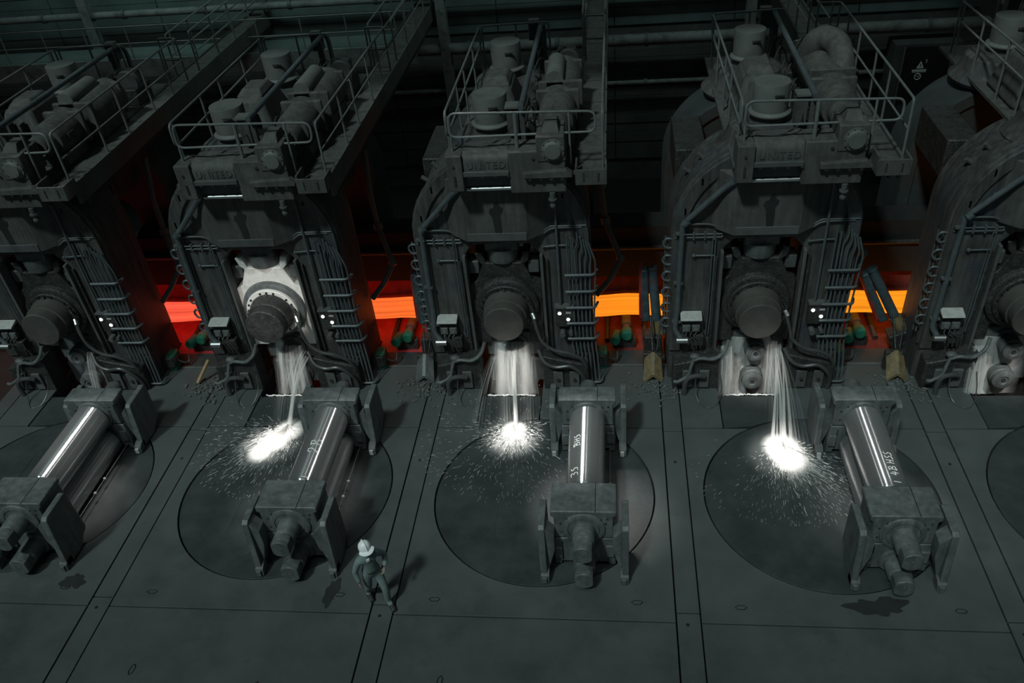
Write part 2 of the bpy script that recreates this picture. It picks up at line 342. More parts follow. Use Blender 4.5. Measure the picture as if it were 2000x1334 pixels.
# ================================================================== structure: floor, walls, added roof slab
def floor_all():
    fl = MB().box(-26, 26, -2, 15.45, -0.5, -0.14).box(-26, 26, 15.45, 31, -1.2, -0.9).build('floor', BLACK, bevel=0)
    tag(fl, 'dark steel plate floor of the rolling mill hall', 'floor', kind='structure')
    pl = []
    def plate(poly, m=PLATE, z1=0.0, name='floor_plate'):
        o = MB().prism(poly, 'z', z1 - 0.10, z1).build(name, m, fl, bevel=0.006, smooth=0); pl.append(o); return o
    g = 0.014; r = 2.42; cy = 12.215
    for s, xc in enumerate(XS):
        x0, x1 = xc - 1.75 + g, xc + 3.66 - g; cx = xc + 0.98
        # front plate row
        for ya, yb in ((1.5, 5.2), (5.2, 9.09)):
            plate([(x0, ya + g), (x1, ya + g), (x1, yb - g), (x0, yb - g)])
        h = math.sqrt(r * r - (14.3 - cy) ** 2); a = math.atan2(14.3 - cy, h)
        low = [(cx + r * math.cos(t), cy + r * math.sin(t)) for t in [a - (a + PI + a) * k / 60 for k in range(61)]]
        plate([(x0, 9.09 + g), (x1, 9.09 + g), (x1, 14.3 - g)] + [(p[0], min(p[1], 14.3 - g)) for p in low] + [(x0, 14.3 - g)])
        up = [(cx + r * math.cos(t), cy + r * math.sin(t)) for t in [PI - a - (PI - 2 * a) * k / 16 for k in range(17)]]
        # row behind the turntable, left and right of the wash-down gutter
        gl, gr = xc - 0.80, xc + 0.72
        L = [p for p in up if p[0] < gl - 0.02]; R = [p for p in up if p[0] > gr + 0.02]
        plate([(x0, 14.3 + g)] + [(p[0], max(p[1], 14.3 + g)) for p in L] + [(gl - g, (L[-1][1] if L else 14.3) + 0.02), (gl - g, 16.6), (x0, 16.6)])
        plate([(gr + g, 16.6), (gr + g, R[0][1] + 0.02)] + [(p[0], max(p[1], 14.3 + g)) for p in R] + [(x1, 14.3 + g), (x1, 16.6)])
        # dark gutter plate
        ga = [p for p in up if gl - 0.02 < p[0] < gr + 0.02]
        plate([(gl + g, 15.45), (gl + g, ga[0][1] + 0.03)] + [(p[0], p[1] + 0.02) for p in ga[1:-1]] + [(gr - g, ga[-1][1] + 0.03), (gr - g, 15.45)], TURN, -0.015, 'gutter_plate')
        # rail strip left of the plates
        y = 0.5
        for yb in (6.7, 9.3, 14.2, 16.6):
            plate([(xc - 2.20 + g, y + g), (xc - 1.75 - g, y + g), (xc - 1.75 - g, yb - g), (xc - 2.20 + g, yb - g)], z1=-0.004, name='rail_strip_plate'); y = yb
        # lifting slots in the plates
        def slot(px, py, rot, l, w):
            o = MB()
            pts = [(math.cos(t) * l, math.sin(t) * w) for t in [2 * PI * k / 6 for k in range(6)]]
            c, sn = math.cos(rot), math.sin(rot)
            q = [(px + a * c - b * sn, py + a * sn + b * c, 0.003) for a, b in pts]
            o.tube(q, 0.011, 4, closed=True)
            return o
        for px, py, rt in ((x0 + 0.75, 9.45, 0), (x1 - 0.7, 9.5, 0), (xc + 1.9, 7.5, 1.5 if s % 2 else 0.9), (xc - 0.6, 7.75, 1.45)):
            slot(px, py, rt, 0.11, 0.05).build('lifting_slot', BLACK, pl[-1])
        for px, py in ((xc - 2.0, 9.05), (xc - 1.98, 13.2)):
            MB().cyl((px, py, 0), (px, py, 0.004), 0.035, 10).build('bolt_hole', BLACK, pl[-1])
    return fl
FLOOR = floor_all()

def turntable():
    t = thing('turntable', (0.98, 12.215, -0.03), '', 'turntable'); 
    MB().lathe((0.98, 12.215, -0.1), (0, 0, 1), [(0, 2.385), (0.078, 2.385), (0.083, 2.38), (0.083, 0)], 96).build('disc', TURN, t, smooth=30)
    for sx in (-1.0, -0.55):
        for k in range(1): MB().box(0.98 + sx - 0.03, 0.98 + sx + 0.03, 11.0, 13.4, -0.02, -0.010).build('guide_bar', TURN, t)
    return t
tt = turntable(); tt['label'] = 'round wet turntable plate in the floor before the ' + ST[0]; tt['group'] = 'turntables in the floor'; tt.location.x += X0
KIT.append((tt, 'round wet turntable plate in the floor before the {}'))

def hall():
    w = MB().box(-40, 34, 29.0, 29.3, -1, 16).build('wall_back', WALLD)
    tag(w, 'dark clad back wall of the mill hall', 'wall', kind='structure')
    # cladding courses, each sheet a piece
    for x in range(-32, 26, 4):
        for z0, z1, m in ((0.0, 1.35, WALLD), (1.4, 2.75, WALLD), (2.8, 4.1, WALLD), (4.9, 6.1, WALL), (6.15, 7.6, WALL)):
            b = MB()
            for k in range(4):
                h = (z1 - z0) / 4; b.box(x + 0.02, x + 3.98, 28.93 + (0.025 if k % 2 else 0), 29.0, z0 + k * h, z0 + (k + 1) * h - 0.02)
            b.build('cladding_sheet', m, w, smooth=0)
    for x in (-26.5, -18.2, -5.75, 4.4, 12.6, 21):
        c = MB().box(x - 0.16, x + 0.16, 28.0, 28.03, 0, 9).box(x - 0.16, x + 0.16, 28.27, 28.3, 0, 9).box(x - 0.02, x + 0.02, 28.03, 28.27, 0, 9)
        c.build('column', BPIPE, w, smooth=0)
    ce = MB().box(-40, 34, 15.0, 34, 16, 16.3).build('shade_slab', WALLD); tag(ce, 'unseen roof slab added to shade the rear bay', 'shade_slab', kind='structure')  # slab out of view, added to keep sun off the rear
    wl = MB().box(-27.4, -27, -3, 30, -1, 16).build('wall_left', WALLD); tag(wl, 'dark side wall at the left end of the hall', 'wall', kind='structure')
    # long horizontal pipes along the wall
    for i, (z, y, r, lab) in enumerate(((4.62, 28.2, 0.19, 'thick pale lagged pipe running along the dark back wall'), (6.35, 28.3, 0.12, 'thin upper pipe running along the back wall cladding'), (3.05, 28.5, 0.08, 'thin lower pipe on the dark back wall'))):
        b = MB().cyl((-27, y, z), (26, y, z), r, 14)
        p = thing('wall_pipe', (0, y, z), lab, 'pipe', 'pipes along the back wall'); b.build('pipe_run', BPIPE, p)
        q = MB()
        for x in range(-26, 26, 3): q.cyl((x, y, z), (x + 0.12, y, z), r + 0.04, 14)
        q.build('flanges', PIPE, p)['kind'] = 'stuff'
    # raised gallery with railing on the left part of the wall
    gl = thing('wall_gallery', (-14, 27.4, 5.3), 'raised gallery with a thin railing along the left back wall', 'gallery')
    MB().box(-27, -6.4, 26.6, 28.0, 5.15, 5.3).build('deck', WALL, gl); MB().box(-27, -6.4, 26.5, 26.6, 4.75, 5.35).build('fascia', BPIPE, gl)
    for k in range(14):
        x = -26.6 + k * 1.5; MB().cyl((x, 26.6, 5.3), (x, 26.6, 6.4), 0.025, 6).build('post', RAIL, gl)
    for z in (5.85, 6.4): MB().cyl((-27, 26.6, z), (-6.4, 26.6, z), 0.025, 6).build('rail', RAIL, gl)
    # dark cabinet with warning marks
    cb = thing('switch_cabinet', (10.05, 27.9, 0), 'dark switch cabinet with white warning marks at the back wall', 'cabinet')
    MB().box(9.0, 11.1, 27.7, 28.6, 0, 4.2).build('body', WALLD, cb, bevel=0.02)
    pn = MB().box(9.35, 10.75, 27.66, 27.7, 2.3, 4.1).build('door', BLACK, cb)
    for x in (9.3, 10.8): MB().box(x - 0.02, x + 0.02, 27.65, 27.7, 2.1, 4.1).build('edge_strip', RAIL, cb)
    paint = mat('sign_paint', (0.85, 0.87, 0.85), 0.8)
    def mark(b, nm, m=paint):
        for v in b.v: v.x = 9.87 + (v.x - 10.07) * 0.75; v.z = 3.5 + (v.z - 3.3) * 0.75
        b.build(nm, m, pn)
    y0 = 27.652
    b = MB(); tri = [(9.92, 3.18), (10.24, 3.18), (10.08, 3.5)]
    b.prism(tri, 'y', y0, 27.66); mark(b, 'warning_triangle')
    mark(MB().prism([(10.066, 3.24), (10.094, 3.24), (10.098, 3.38), (10.062, 3.38)], 'y', y0 - 0.004, 27.66), 'triangle_bolt', BLACK)
    b = MB()
    b.tube([(10.26, y0, 3.52), (10.30, y0, 3.56), (10.33, y0, 3.53), (10.29, y0, 3.48), (10.33, y0, 3.45), (10.27, y0, 3.42)], 0.012, 4); mark(b, 'number_mark')
    b = MB()
    for k in range(7): b.box(9.78 + k * 0.085, 9.84 + k * 0.085, y0, 27.66, 3.0, 3.12)
    b.box(9.76, 10.38, y0 + 0.003, 27.66, 3.09, 3.13); mark(b, 'text_row')
    b = MB().tube([(10.05 + 0.13 * math.cos(t), y0, 2.82 + 0.13 * math.sin(t)) for t in [2 * PI * k / 20 for k in range(20)]], 0.022, 5, closed=True)
    b.tube([(9.98, y0, 2.8), (10.03, y0, 2.86), (10.07, y0, 2.78), (10.13, y0, 2.88)], 0.014, 4); mark(b, 'round_emblem')
hall()

# ================================================================== the mill stand
def arch_poly(hw, zs, z0, wx, wz, n=28):
    p = [(-hw, z0)] + [(-hw * math.cos(PI * k / n), zs + hw * math.sin(PI * k / n)) for k in range(n + 1)] + [(hw, z0)]
    return p + [(wx, z0), (wx, wz - 0.3), (wx - 0.25, wz), (-wx + 0.25, wz), (-wx, wz - 0.3), (-wx, z0)]
def stand():
    t = kit('mill_stand', (0, 17, 0), 'tall round-topped rolling mill housing of the {}', 'mill stand', 'mill stands in a row')
    MB().prism(arch_poly(2.0, 4.2, -1.0, 0.9, 4.0), 'y', 16.15, 17.6).build('operator_housing', HOUS, t, bevel=0.05)
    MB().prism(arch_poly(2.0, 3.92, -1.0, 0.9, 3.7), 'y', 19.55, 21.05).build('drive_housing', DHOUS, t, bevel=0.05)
    for sx in (-1.55, 1.55): MB().box(sx - 0.35, sx + 0.35, 17.6, 19.55, 4.6, 5.5).build('separator', DARK, t, bevel=0.03)
    # bulging crown block, sides run back to the housing
    b = MB().frus([(-0.72, 15.86, 4.25), (0.66, 15.86, 4.25), (1.12, 16.16, 4.3), (-1.18, 16.16, 4.3)],
                  [(-0.72, 15.86, 5.62), (0.66, 15.86, 5.62), (1.12, 16.16, 5.75), (-1.18, 16.16, 5.75)])
    cb = b.build('crown_block', GEAR, t, bevel=0.02, smooth=0)
    MB().box(-0.70, 0.64, 15.835, 15.87, 4.27, 4.47).build('lower_lip', STEEL, cb, bevel=0.01)
    drip = [(-0.05, 4.30), (-0.07, 4.6), (-0.09, 4.85), (-0.16, 4.98), (-0.12, 5.08), (-0.05, 5.10), (-0.02, 5.22), (0.06, 5.24), (0.10, 5.12), (0.17, 5.10), (0.15, 5.0), (0.09, 4.92), (0.10, 4.6), (0.08, 4.30)]
    MB().prism(drip, 'y', 15.855, 15.862).build('oil_drip', OIL, cb, smooth=0)
    # arched shadow ledges under the crown
    for sgn in (-1, 1):
        pts = [(sgn * 0.72, 16.1, 4.2), (sgn * 0.95, 16.1, 4.27), (sgn * 1.15, 16.1, 4.4), (sgn * 1.4, 16.1, 4.43), (sgn * 1.85, 16.1, 4.43)]
        MB().tube(spline(pts), 0.025, 6).build('arch_moulding', STEEL, t)
    MB().cyl((-0.52, 15.60, 5.70), (0.45, 15.60, 5.70), 0.045, 12).build('piston_rod', CHROME, t)
    # liners beside the window, post ribs, base feet
    for sgn in (-1, 1):
        MB().box(sgn * 0.90 - 0.035, sgn * 0.90 + 0.035, 16.02, 16.3, 0.2, 3.75).build('window_liner', STEEL, t, bevel=0.01)
        MB().box(sgn * 1.02 - 0.03, sgn * 1.02 + 0.03, 16.08, 16.16, 0.7, 3.6).build('liner_strip', DARK, t, bevel=0.008)
        MB().prism([(sgn * 0.78, -0.3), (sgn * 1.9, -0.3), (sgn * 1.9, 0.75), (sgn * 1.1, 0.95), (sgn * 0.78, 1.05)], 'y', 15.72, 16.16).build('foot_block', DARK, t, bevel=0.03)
        for k in range(2):
            MB().box(sgn * (1.15 + 0.4 * k) - 0.12, sgn * (1.15 + 0.4 * k) + 0.12, 15.66, 15.73, 0.08, 0.6).build('foot_plate', STEEL, t, bevel=0.015)
            MB().cyl((sgn * (1.15 + 0.4 * k), 15.62, 0.36), (sgn * (1.15 + 0.4 * k), 15.67, 0.36), 0.045, 8).build('foot_bolt', DARK, t)
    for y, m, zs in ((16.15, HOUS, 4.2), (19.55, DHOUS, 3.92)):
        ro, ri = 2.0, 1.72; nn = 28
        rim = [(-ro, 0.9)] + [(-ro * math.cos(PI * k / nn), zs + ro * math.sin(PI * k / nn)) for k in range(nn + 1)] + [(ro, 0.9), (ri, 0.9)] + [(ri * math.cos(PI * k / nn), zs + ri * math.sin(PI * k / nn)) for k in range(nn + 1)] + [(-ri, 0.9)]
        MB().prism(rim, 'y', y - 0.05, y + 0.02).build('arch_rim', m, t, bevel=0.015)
    # edge flange on the round shoulder
    fl = MB()
    pts = [(-2.0, 16.22, 1.0), (-2.0, 16.22, 4.2)] + [(-2.01 * math.cos(PI * k / 20), 16.22, 4.2 + 2.01 * math.sin(PI * k / 20)) for k in range(1, 20)] + [(2.0, 16.22, 4.2), (2.0, 16.22, 1.0)]
    fl.tube(pts, 0.045, 6).build('edge_bead', HOUS, t)
    for k, (x, z) in enumerate(((-1.75, 4.75), (-1.42, 5.45), (-1.3, 4.9), (1.45, 5.2))):
        MB().box(x - 0.03, x + 0.03, 16.10, 16.16, z - 0.10, z + 0.08).build('lug', STEEL, t, bevel=0.01)
    # bolts standing on the shoulder
    for a in (35, 47):
        x, z = -2.0 * math.cos(math.radians(a)), 4.2 + 2.0 * math.sin(math.radians(a)); nx, nz = -math.cos(math.radians(a)), math.sin(math.radians(a))
        MB().cyl((x, 16.8, z), (x + 0.16 * nx, 16.8, z + 0.16 * nz), 0.05, 8).build('shoulder_bolt', STEEL, t)
    # screw seat inside the window
    sb = MB().box(-0.42, 0.36, 16.2, 16.9, 3.8, 4.02).build('spindle_block', CHOCK, t, bevel=0.03)
    MB().lathe((-0.04, 16.5, 3.42), (0, 0, 1), [(0, 0.30), (0.05, 0.36), (0.36, 0.40), (0.40, 0.40)], 28).build('spindle_nut', CHOCK, t)
    for x in (-0.75, 0.68):
        MB().box(x - 0.13, x + 0.13, 16.32, 16.7, 3.1, 3.45).build('balance_lug', STEEL, t, bevel=0.03)
    # round screw housings on the arch top
    for y, nm in ((16.9, 'screw_housing'), (20.3, 'screw_housing')):
        MB().lathe((-0.05, y, 5.7), (0, 0, 1), [(0, 0.85), (0.10, 0.86), (0.12, 1.04), (0.20, 1.08), (0.30, 0.98), (0.42, 0.88), (0.68, 0.80), (0.74, 0.72), (0.76, 0.4)], 40).build(nm, HOUS, t)
    return t
STAND = stand()

def backup():
    t = kit('backup_roll', (-0.03, 16.3, 1.1), 'big round backup roll end in its chock in the {}', 'roll', 'backup roll ends in the stands')
    ck = MB().prism([(-0.88, 1.1), (-0.88, 2.85), (-0.70, 2.95), (-0.52, 3.4), (-0.62, 3.5), (-0.68, 3.72), (-0.50, 3.74), (-0.44, 3.44), (0.38, 3.44), (0.46, 3.74), (0.62, 3.72), (0.58, 3.5), (0.46, 3.4), (0.64, 2.95), (0.84, 2.85), (0.84, 1.1), (0.45, 1.1), (0.45, 1.5), (-0.5, 1.5), (-0.5, 1.1)], 'y', 16.24, 17.0).build('chock', DARK, t, bevel=0.025)
    c = (-0.03, 16.24, 2.26)
    MB().lathe(c, (0, -1, 0), [(0, 0.80), (0.10, 0.78), (0.14, 0.72), (0.14, 0.66), (0.0, 0.66)], 48).build('cover_ring', DARK, t)
    rg = MB().lathe(c, (0, -1, 0), [(0, 0.67), (0.20, 0.66), (0.22, 0.64), (0.22, 0.55), (0.1, 0.55)], 48).build('bolt_ring', DARK, t)
    for k in range(22):
        a = 2 * PI * (k + 0.5) / 22
        if k % 4 == 3: continue
        x, z = c[0] + 0.60 * math.cos(a), c[2] + 0.60 * math.sin(a)
        MB().cyl((x, 16.04, z), (x, 15.985, z), 0.026, 6).build('bolt', BLACK, rg)
    MB().lathe(c, (0, -1, 0), [(0.1, 0.55), (0.30, 0.545), (0.36, 0.52), (0.55, 0.515), (0.57, 0.478), (0.83, 0.475), (0.85, 0.455), (0.852, 0.30), (0.85, 0)], 48).build('end_cap', CAPM, t)
    MB().box(-0.05, -0.01, 15.95, 16.05, 2.74, 2.86).build('key_plate', STEEL, t)
    MB().tube(spline([(0.52, 15.95, 2.5), (0.62, 15.9, 2.3), (0.62, 15.9, 2.1), (0.56, 15.95, 1.85)]), 0.03, 6).build('grease_pipe', DARK, t)
    return t
BACKUP = backup()

def work_roll_ends():
    for z, r, tm in ((0.93, 0.23, 'upper small work roll end spinning behind water in the {}'), (0.06, 0.25, 'lower small work roll end behind water in the {}')):
        t = kit('work_roll_end', (0.06, 15.9, z), tm, 'roll', 'work roll ends under the backup rolls')
        MB().lathe((0.06, 16.9, z), (0, -1, 0), [(0, 0.33), (0.55, 0.33), (0.57, r + 0.02), (0.86, r + 0.02), (0.88, r), (0.985, r), (1.0, r - 0.03), (1.0, 0.12), (0.98, 0.11), (0.98, 0)], 32).build('journal', CHOCK, t)
        MB().lathe((0.06, 15.93, z), (0, -1, 0), [(0, 0.05), (0.02, 0.05), (0.02, 0.02), (0.0, 0.02)], 14).build('centre_hole', BLACK, t)
        MB().prism([(-0.7, z - 0.36), (0.8, z - 0.36), (0.8, z + 0.38), (-0.7, z + 0.38)], 'y', 16.4, 17.0).build('chock', CHOCK, t, bevel=0.04)
work_roll_ends()

def platform():
    t = kit('screwdown_platform', (0.7, 16, 5.7), 'railed screwdown platform with gear case on top of the {}', 'platform', 'platforms on the mill stands')
    MB().box(-0.9, 1.72, 15.6, 22.0, 5.98, 6.05).build('deck', GEAR, t)
    wk = MB().box(1.74, 2.40, 15.62, 29.0, 5.95, 6.02).build('walkway', GEAR, t)
    MB().box(2.36, 2.42, 15.62, 29.0, 5.62, 6.10).build('kick_plate', STEEL, wk, bevel=0.01)
    MB().box(2.30, 2.36, 16.0, 29.0, 5.45, 5.62).box(1.74, 1.80, 16.0, 29.0, 5.55, 6.05).build('girder', DARK, wk)
    for k in range(9): MB().box(1.82, 2.34, 16.4 + k * 1.45, 16.42 + k * 1.45, 6.02, 6.026).build('deck_seam', DARK, wk)
    # gear case facing the camera
    g = MB().box(-0.86, -0.52, 15.36, 15.95, 5.76, 6.56).build('end_block', GEAR, t, bevel=0.02)
    MB().cyl((-0.70, 15.34, 6.33), (-0.70, 15.37, 6.33), 0.03, 8).build('bolt', DARK, g)
    MB().box(-0.72, -0.68, 15.34, 15.37, 5.9, 6.12).build('key', DARK, g)
    drum = MB().prism([(15.5, 6.12), (15.43, 6.15), (15.42, 6.42), (15.48, 6.52), (15.6, 6.58), (16.1, 6.58), (16.1, 6.12)], 'x', -0.52, 0.44).build('gear_drum', GEAR, t, bevel=0.015)
    lettering('UNITED', (-0.43, 15.424, 6.25), 0.80, 0.15, drum)
    lg = MB().box(-0.52, 0.44, 15.38, 15.48, 6.08, 6.19).build('flange_strip', STEEL, t, bevel=0.012)
    for k in range(4): MB().box(-0.42 + k * 0.27, -0.36 + k * 0.27, 15.385, 15.44, 6.045, 6.085).build('clip', DARK, lg)
    MB().box(-0.52, 0.48, 15.58, 15.95, 5.78, 6.10).build('recess_panel', STEEL, t)
    mb = MB().box(0.44, 1.60, 15.42, 16.05, 5.66, 6.58).build('gear_block', GEAR, t, bevel=0.02)
    MB().cyl((0.95, 15.40, 6.43), (0.95, 15.43, 6.43), 0.035, 8).build('bolt', DARK, mb)
    lg2 = MB().prism([(0.74, 6.04), (1.74, 6.04), (1.74, 6.1), (1.62, 6.2), (0.74, 6.16)], 'y', 15.3, 15.5).build('ledge', GEAR, t, bevel=0.012)
    for k in range(4): MB().box(0.84 + k * 0.22, 0.90 + k * 0.22, 15.31, 15.36, 5.99, 6.04).build('clip', DARK, lg2)
    hb = MB().frus([(1.04, 15.4, 6.36), (1.62, 15.4, 6.36), (1.62, 16.15, 6.36), (1.04, 16.15, 6.36)], [(1.02, 15.4, 6.90), (1.60, 15.4, 6.90), (1.58, 16.15, 6.92), (1.06, 16.15, 6.92)]).build('worm_gear_box', GEAR, t, bevel=0.02)
    cv = MB().lathe((1.36, 15.4, 6.61), (0, -1, 0), [(0, 0.235), (0.03, 0.235), (0.035, 0.20), (0.05, 0.19), (0.06, 0.165), (0.09, 0.16), (0.095, 0.0)], 32).build('round_cover', CAN, hb)
    for k in range(10):
        a = 2 * PI * k / 10; MB().cyl((1.36 + 0.215 * math.cos(a), 15.375, 6.61 + 0.215 * math.sin(a)), (1.36 + 0.215 * math.cos(a), 15.355, 6.61 + 0.215 * math.sin(a)), 0.015, 6).build('cover_bolt', DARK, hb)
    MB().frus([(1.12, 15.55, 6.9), (1.5, 15.55, 6.9), (1.5, 16.1, 6.9), (1.12, 16.1, 6.9)], [(1.2, 15.7, 7.08), (1.45, 15.7, 7.08), (1.45, 16.05, 7.08), (1.2, 16.05, 7.08)]).build('gear_box_cap', GEAR, t, bevel=0.015)
    vk = MB().cyl((1.3, 15.42, 5.66), (1.3, 15.42, 5.52), 0.06, 10).cyl((1.3, 15.42, 5.52), (1.3, 15.42, 5.49), 0.09, 10).cyl((1.3, 15.42, 5.49), (1.3, 15.42, 5.36), 0.05, 10).ball((1.3, 15.42, 5.36), 0.07, 10)
    vk.build('drain_valve', STEEL, t)
    # open tray at the right front corner
    MB().box(1.80, 2.44, 15.22, 15.26, 5.90, 6.24).box(1.80, 1.84, 15.26, 15.7, 5.90, 6.30).box(2.40, 2.44, 15.26, 15.7, 5.90, 6.24).box(1.84, 2.40, 15.26, 15.7, 5.90, 5.94).build('front_tray', GEAR, t, bevel=0.01)
    for x in (1.97, 2.27): MB().box(x - 0.015, x + 0.015, 15.21, 15.225, 5.99, 6.17).build('tray_notch', DARK, t)
    # railings
    R = 0.026
    fr = MB().tube(round_path([(-0.74, 15.62, 6.86), (-0.72, 15.64, 7.36), (2.22, 15.70, 7.27), (2.22, 15.66, 6.86)], 0.16, 6, True), R, 8, closed=True).build('front_railing', RAIL, t)
    for x, z0 in ((-0.72, 6.56), (0.62, 6.5), (1.70, 6.2)):
        MB().cyl((x, 15.62, z0), (x, 15.66, 7.30), R if x != 0.62 else 0.04, 8).build('post', RAIL, fr)
    lr = MB().tube(round_path([(-0.80, 15.66, 6.86), (-0.80, 15.66, 7.36), (-0.82, 21.4, 7.33), (-0.82, 21.4, 6.90)], 0.15, 5, True), R, 8, closed=True).build('left_railing', RAIL, t)
    for y in (15.85, 17.35, 18.4, 19.9, 21.2): MB().cyl((-0.81, y, 5.98), (-0.81, y, 7.33), R, 6).build('post', RAIL, lr)
    rr = MB().tube(round_path([(2.36, 15.62, 6.05), (2.36, 15.64, 7.28), (2.38, 22.0, 7.27), (1.85, 22.05, 7.27), (1.85, 22.05, 6.1)], 0.08, 4), R, 8).build('right_railing', RAIL, t)
    MB().tube([(2.36, 15.64, 6.68), (2.38, 22.0, 6.68), (1.85, 22.05, 6.68)], R * 0.9, 6).build('middle_rail', RAIL, rr)
    for y in (17.3, 18.4, 19.85, 21.0, 22.0): MB().cyl((2.37, y, 6.05), (2.37, y, 7.27), R, 6).build('post', RAIL, rr)
    br = MB().tube(round_path([(-0.78, 21.5, 6.05), (-0.78, 21.5, 7.3), (0.95, 21.6, 7.3), (0.95, 21.6, 6.05)], 0.12, 5), R, 8).build('back_railing', RAIL, t)
    MB().cyl((0.1, 21.55, 6.05), (0.1, 21.55, 7.3), R, 6).build('post', RAIL, br)
    for sx, y0 in ((2.38, 22.8), (1.78, 22.6)):
        gr = MB().tube(round_path([(sx, y0, 6.05), (sx, y0, 7.2), (sx, 28.9, 7.2)], 0.1, 4), R, 6).build('walkway_railing', RAIL, t)
        MB().cyl((sx, y0, 6.62), (sx, 28.9, 6.62), R * 0.9, 6).build('middle_rail', RAIL, gr)
        for k in range(4): MB().cyl((sx, y0 + 1.5 + 1.4 * k, 6.02), (sx, y0 + 1.5 + 1.4 * k, 7.2), R, 6).build('post', RAIL, gr)
    return t
PLAT = platform()

def cans():
    for y, tm in ((16.9, 'front grey screw cover can with a flat lid on the {}'), (20.3, 'rear grey screw cover can with a flat lid on the {}')):
        t = kit('screw_cover', (-0.05, y, 6.05), tm, 'cover', 'screw cover cans on the platforms')
        MB().lathe((-0.05, y, 6.05), (0, 0, 1), [(0, 0.52), (0.06, 0.52), (0.10, 0.36), (0.55, 0.34), (0.60, 0.34)], 36).build('neck', GEAR, t)
        MB().lathe((-0.05, y, 6.62), (0, 0, 1), [(0, 0.36), (0.0, 0.43), (0.03, 0.435), (0.055, 0.40), (0.08, 0.365), (0.64, 0.372), (0.655, 0.365), (0.655, 0)], 40).build('can', CAN, t)
        MB().cyl((-0.03, y - 0.376, 7.06), (0.15, y - 0.376 + 0.03, 7.06), 0.022, 6).box(-0.04, 0.16, y - 0.385, y - 0.34, 7.075, 7.10).build('handle', DARK, t)
cans()

def gear_hump():
    t = kit('gear_housing', (-0.05, 18.5, 6.05), 'dusty angular gear housing between the screw cans of the {}', 'gearbox', 'gear housings on the platforms')
    MB().frus([(-0.72, 17.75, 6.05), (0.58, 17.75, 6.05), (0.58, 19.4, 6.05), (-0.72, 19.4, 6.05)], [(-0.40, 18.05, 6.95), (0.25, 18.05, 6.95), (0.25, 19.2, 6.95), (-0.40, 19.2, 6.95)]).build('casing', GEAR, t, bevel=0.10)
    MB().frus([(-0.40, 18.2, 6.93), (0.25, 18.2, 6.93), (0.25, 19.1, 6.93), (-0.40, 19.1, 6.93)], [(-0.28, 18.4, 7.08), (0.15, 18.4, 7.08), (0.15, 19.0, 7.08), (-0.28, 19.0, 7.08)]).build('lid', GEAR, t, bevel=0.03)
    for x in (-0.2, 0.1): MB().box(x - 0.03, x + 0.03, 17.7, 17.9, 6.1, 6.7).build('rib', GEAR, t)
gear_hump()

def motors():
    t = kit('screwdown_motor', (1.36, 16.5, 6.05), 'front ribbed drive motor with open spigot on the {}', 'motor', 'drive motors on the platforms')
    MB().lathe((1.36, 17.75, 6.62), (0, -1, 0), [(0, 0.46), (0.08, 0.46), (0.10, 0.40), (0.85, 0.40), (0.98, 0.36), (1.0, 0.28), (1.38, 0.27), (1.42, 0.25), (1.42, 0.20), (1.0, 0.19)], 32).build('body', GEAR, t)
    MB().lathe((1.36, 16.7, 6.62), (0, -1, 0), [(0, 0.2), (0.1, 0.19), (0.1, 0)], 24).build('dark_bore', BLACK, t)
    MB().box(0.88, 1.84, 17.62, 17.74, 6.25, 7.0).build('flange_plate', GEAR, t, bevel=0.03)
    MB().box(1.0, 1.72, 16.7, 17.6, 6.05, 6.32).build('foot', GEAR, t, bevel=0.02)
    MB().box(1.74, 1.8, 17.0, 17.25, 6.55, 6.72).build('terminal_box', DARK, t)
    t = kit('rear_screwdown_motor', (1.4, 18.7, 6.05), 'rear drive motor with square flange on the {}', 'motor', 'rear drive motors on the platforms')
    MB().lathe((1.40, 19.75, 6.6), (0, -1, 0), [(0, 0.3), (0.05, 0.46), (0.2, 0.47), (1.5, 0.44), (1.6, 0.42), (1.78, 0.30)], 32).build('body', GEAR, t)
    MB().box(0.92, 1.90, 18.02, 18.14, 6.2, 7.05).build('flange_plate', GEAR, t, bevel=0.03)
    MB().box(0.95, 1.85, 19.5, 19.62, 6.2, 7.0).build('rear_flange', GEAR, t, bevel=0.03)
    MB().box(1.0, 1.8, 18.2, 19.5, 6.05, 6.3).build('foot', GEAR, t, bevel=0.02)
    t = kit('brake_cowl', (1.28, 18.6, 6.95), 'small domed brake cowl lying on the motors of the {}', 'cowl', 'brake cowls on the motors')
    MB().lathe((1.28, 19.35, 7.08), (0, -1, 0), [(0, 0.12), (0.03, 0.17), (0.1, 0.2), (1.25, 0.205), (1.28, 0.19), (1.28, 0.0)], 24).build('cowl', CAN, t)
    MB().box(1.08, 1.48, 18.02, 18.2, 6.92, 7.06).build('saddle', GEAR, t, bevel=0.02)
    t = kit('brake_unit', (1.45, 20.8, 6.05), 'cluttered brake unit with hoses at the rear of the {} platform', 'brake', 'brake units on the platforms')
    MB().box(1.1, 1.75, 20.3, 21.1, 6.05, 6.5).build('casing', DARK, t, bevel=0.03); MB().lathe((1.45, 20.7, 6.6), (0, -1, 0), [(0, 0.3), (0.1, 0.32), (0.2, 0.3)], 24).build('disc', STEEL, t)
    MB().box(1.2, 1.65, 20.75, 21.05, 6.5, 6.85).build('solenoid', GEAR, t, bevel=0.03)
    for k in range(3): MB().tube(spline([(0.9 + 0.1 * k, 20.0 + 0.2 * k, 6.1), (1.0, 20.2 + 0.2 * k, 6.75), (1.3, 20.6, 6.95 - 0.05 * k), (1.5, 20.9, 6.8)]), 0.018, 5).build('hose', HOSE, t)
motors()

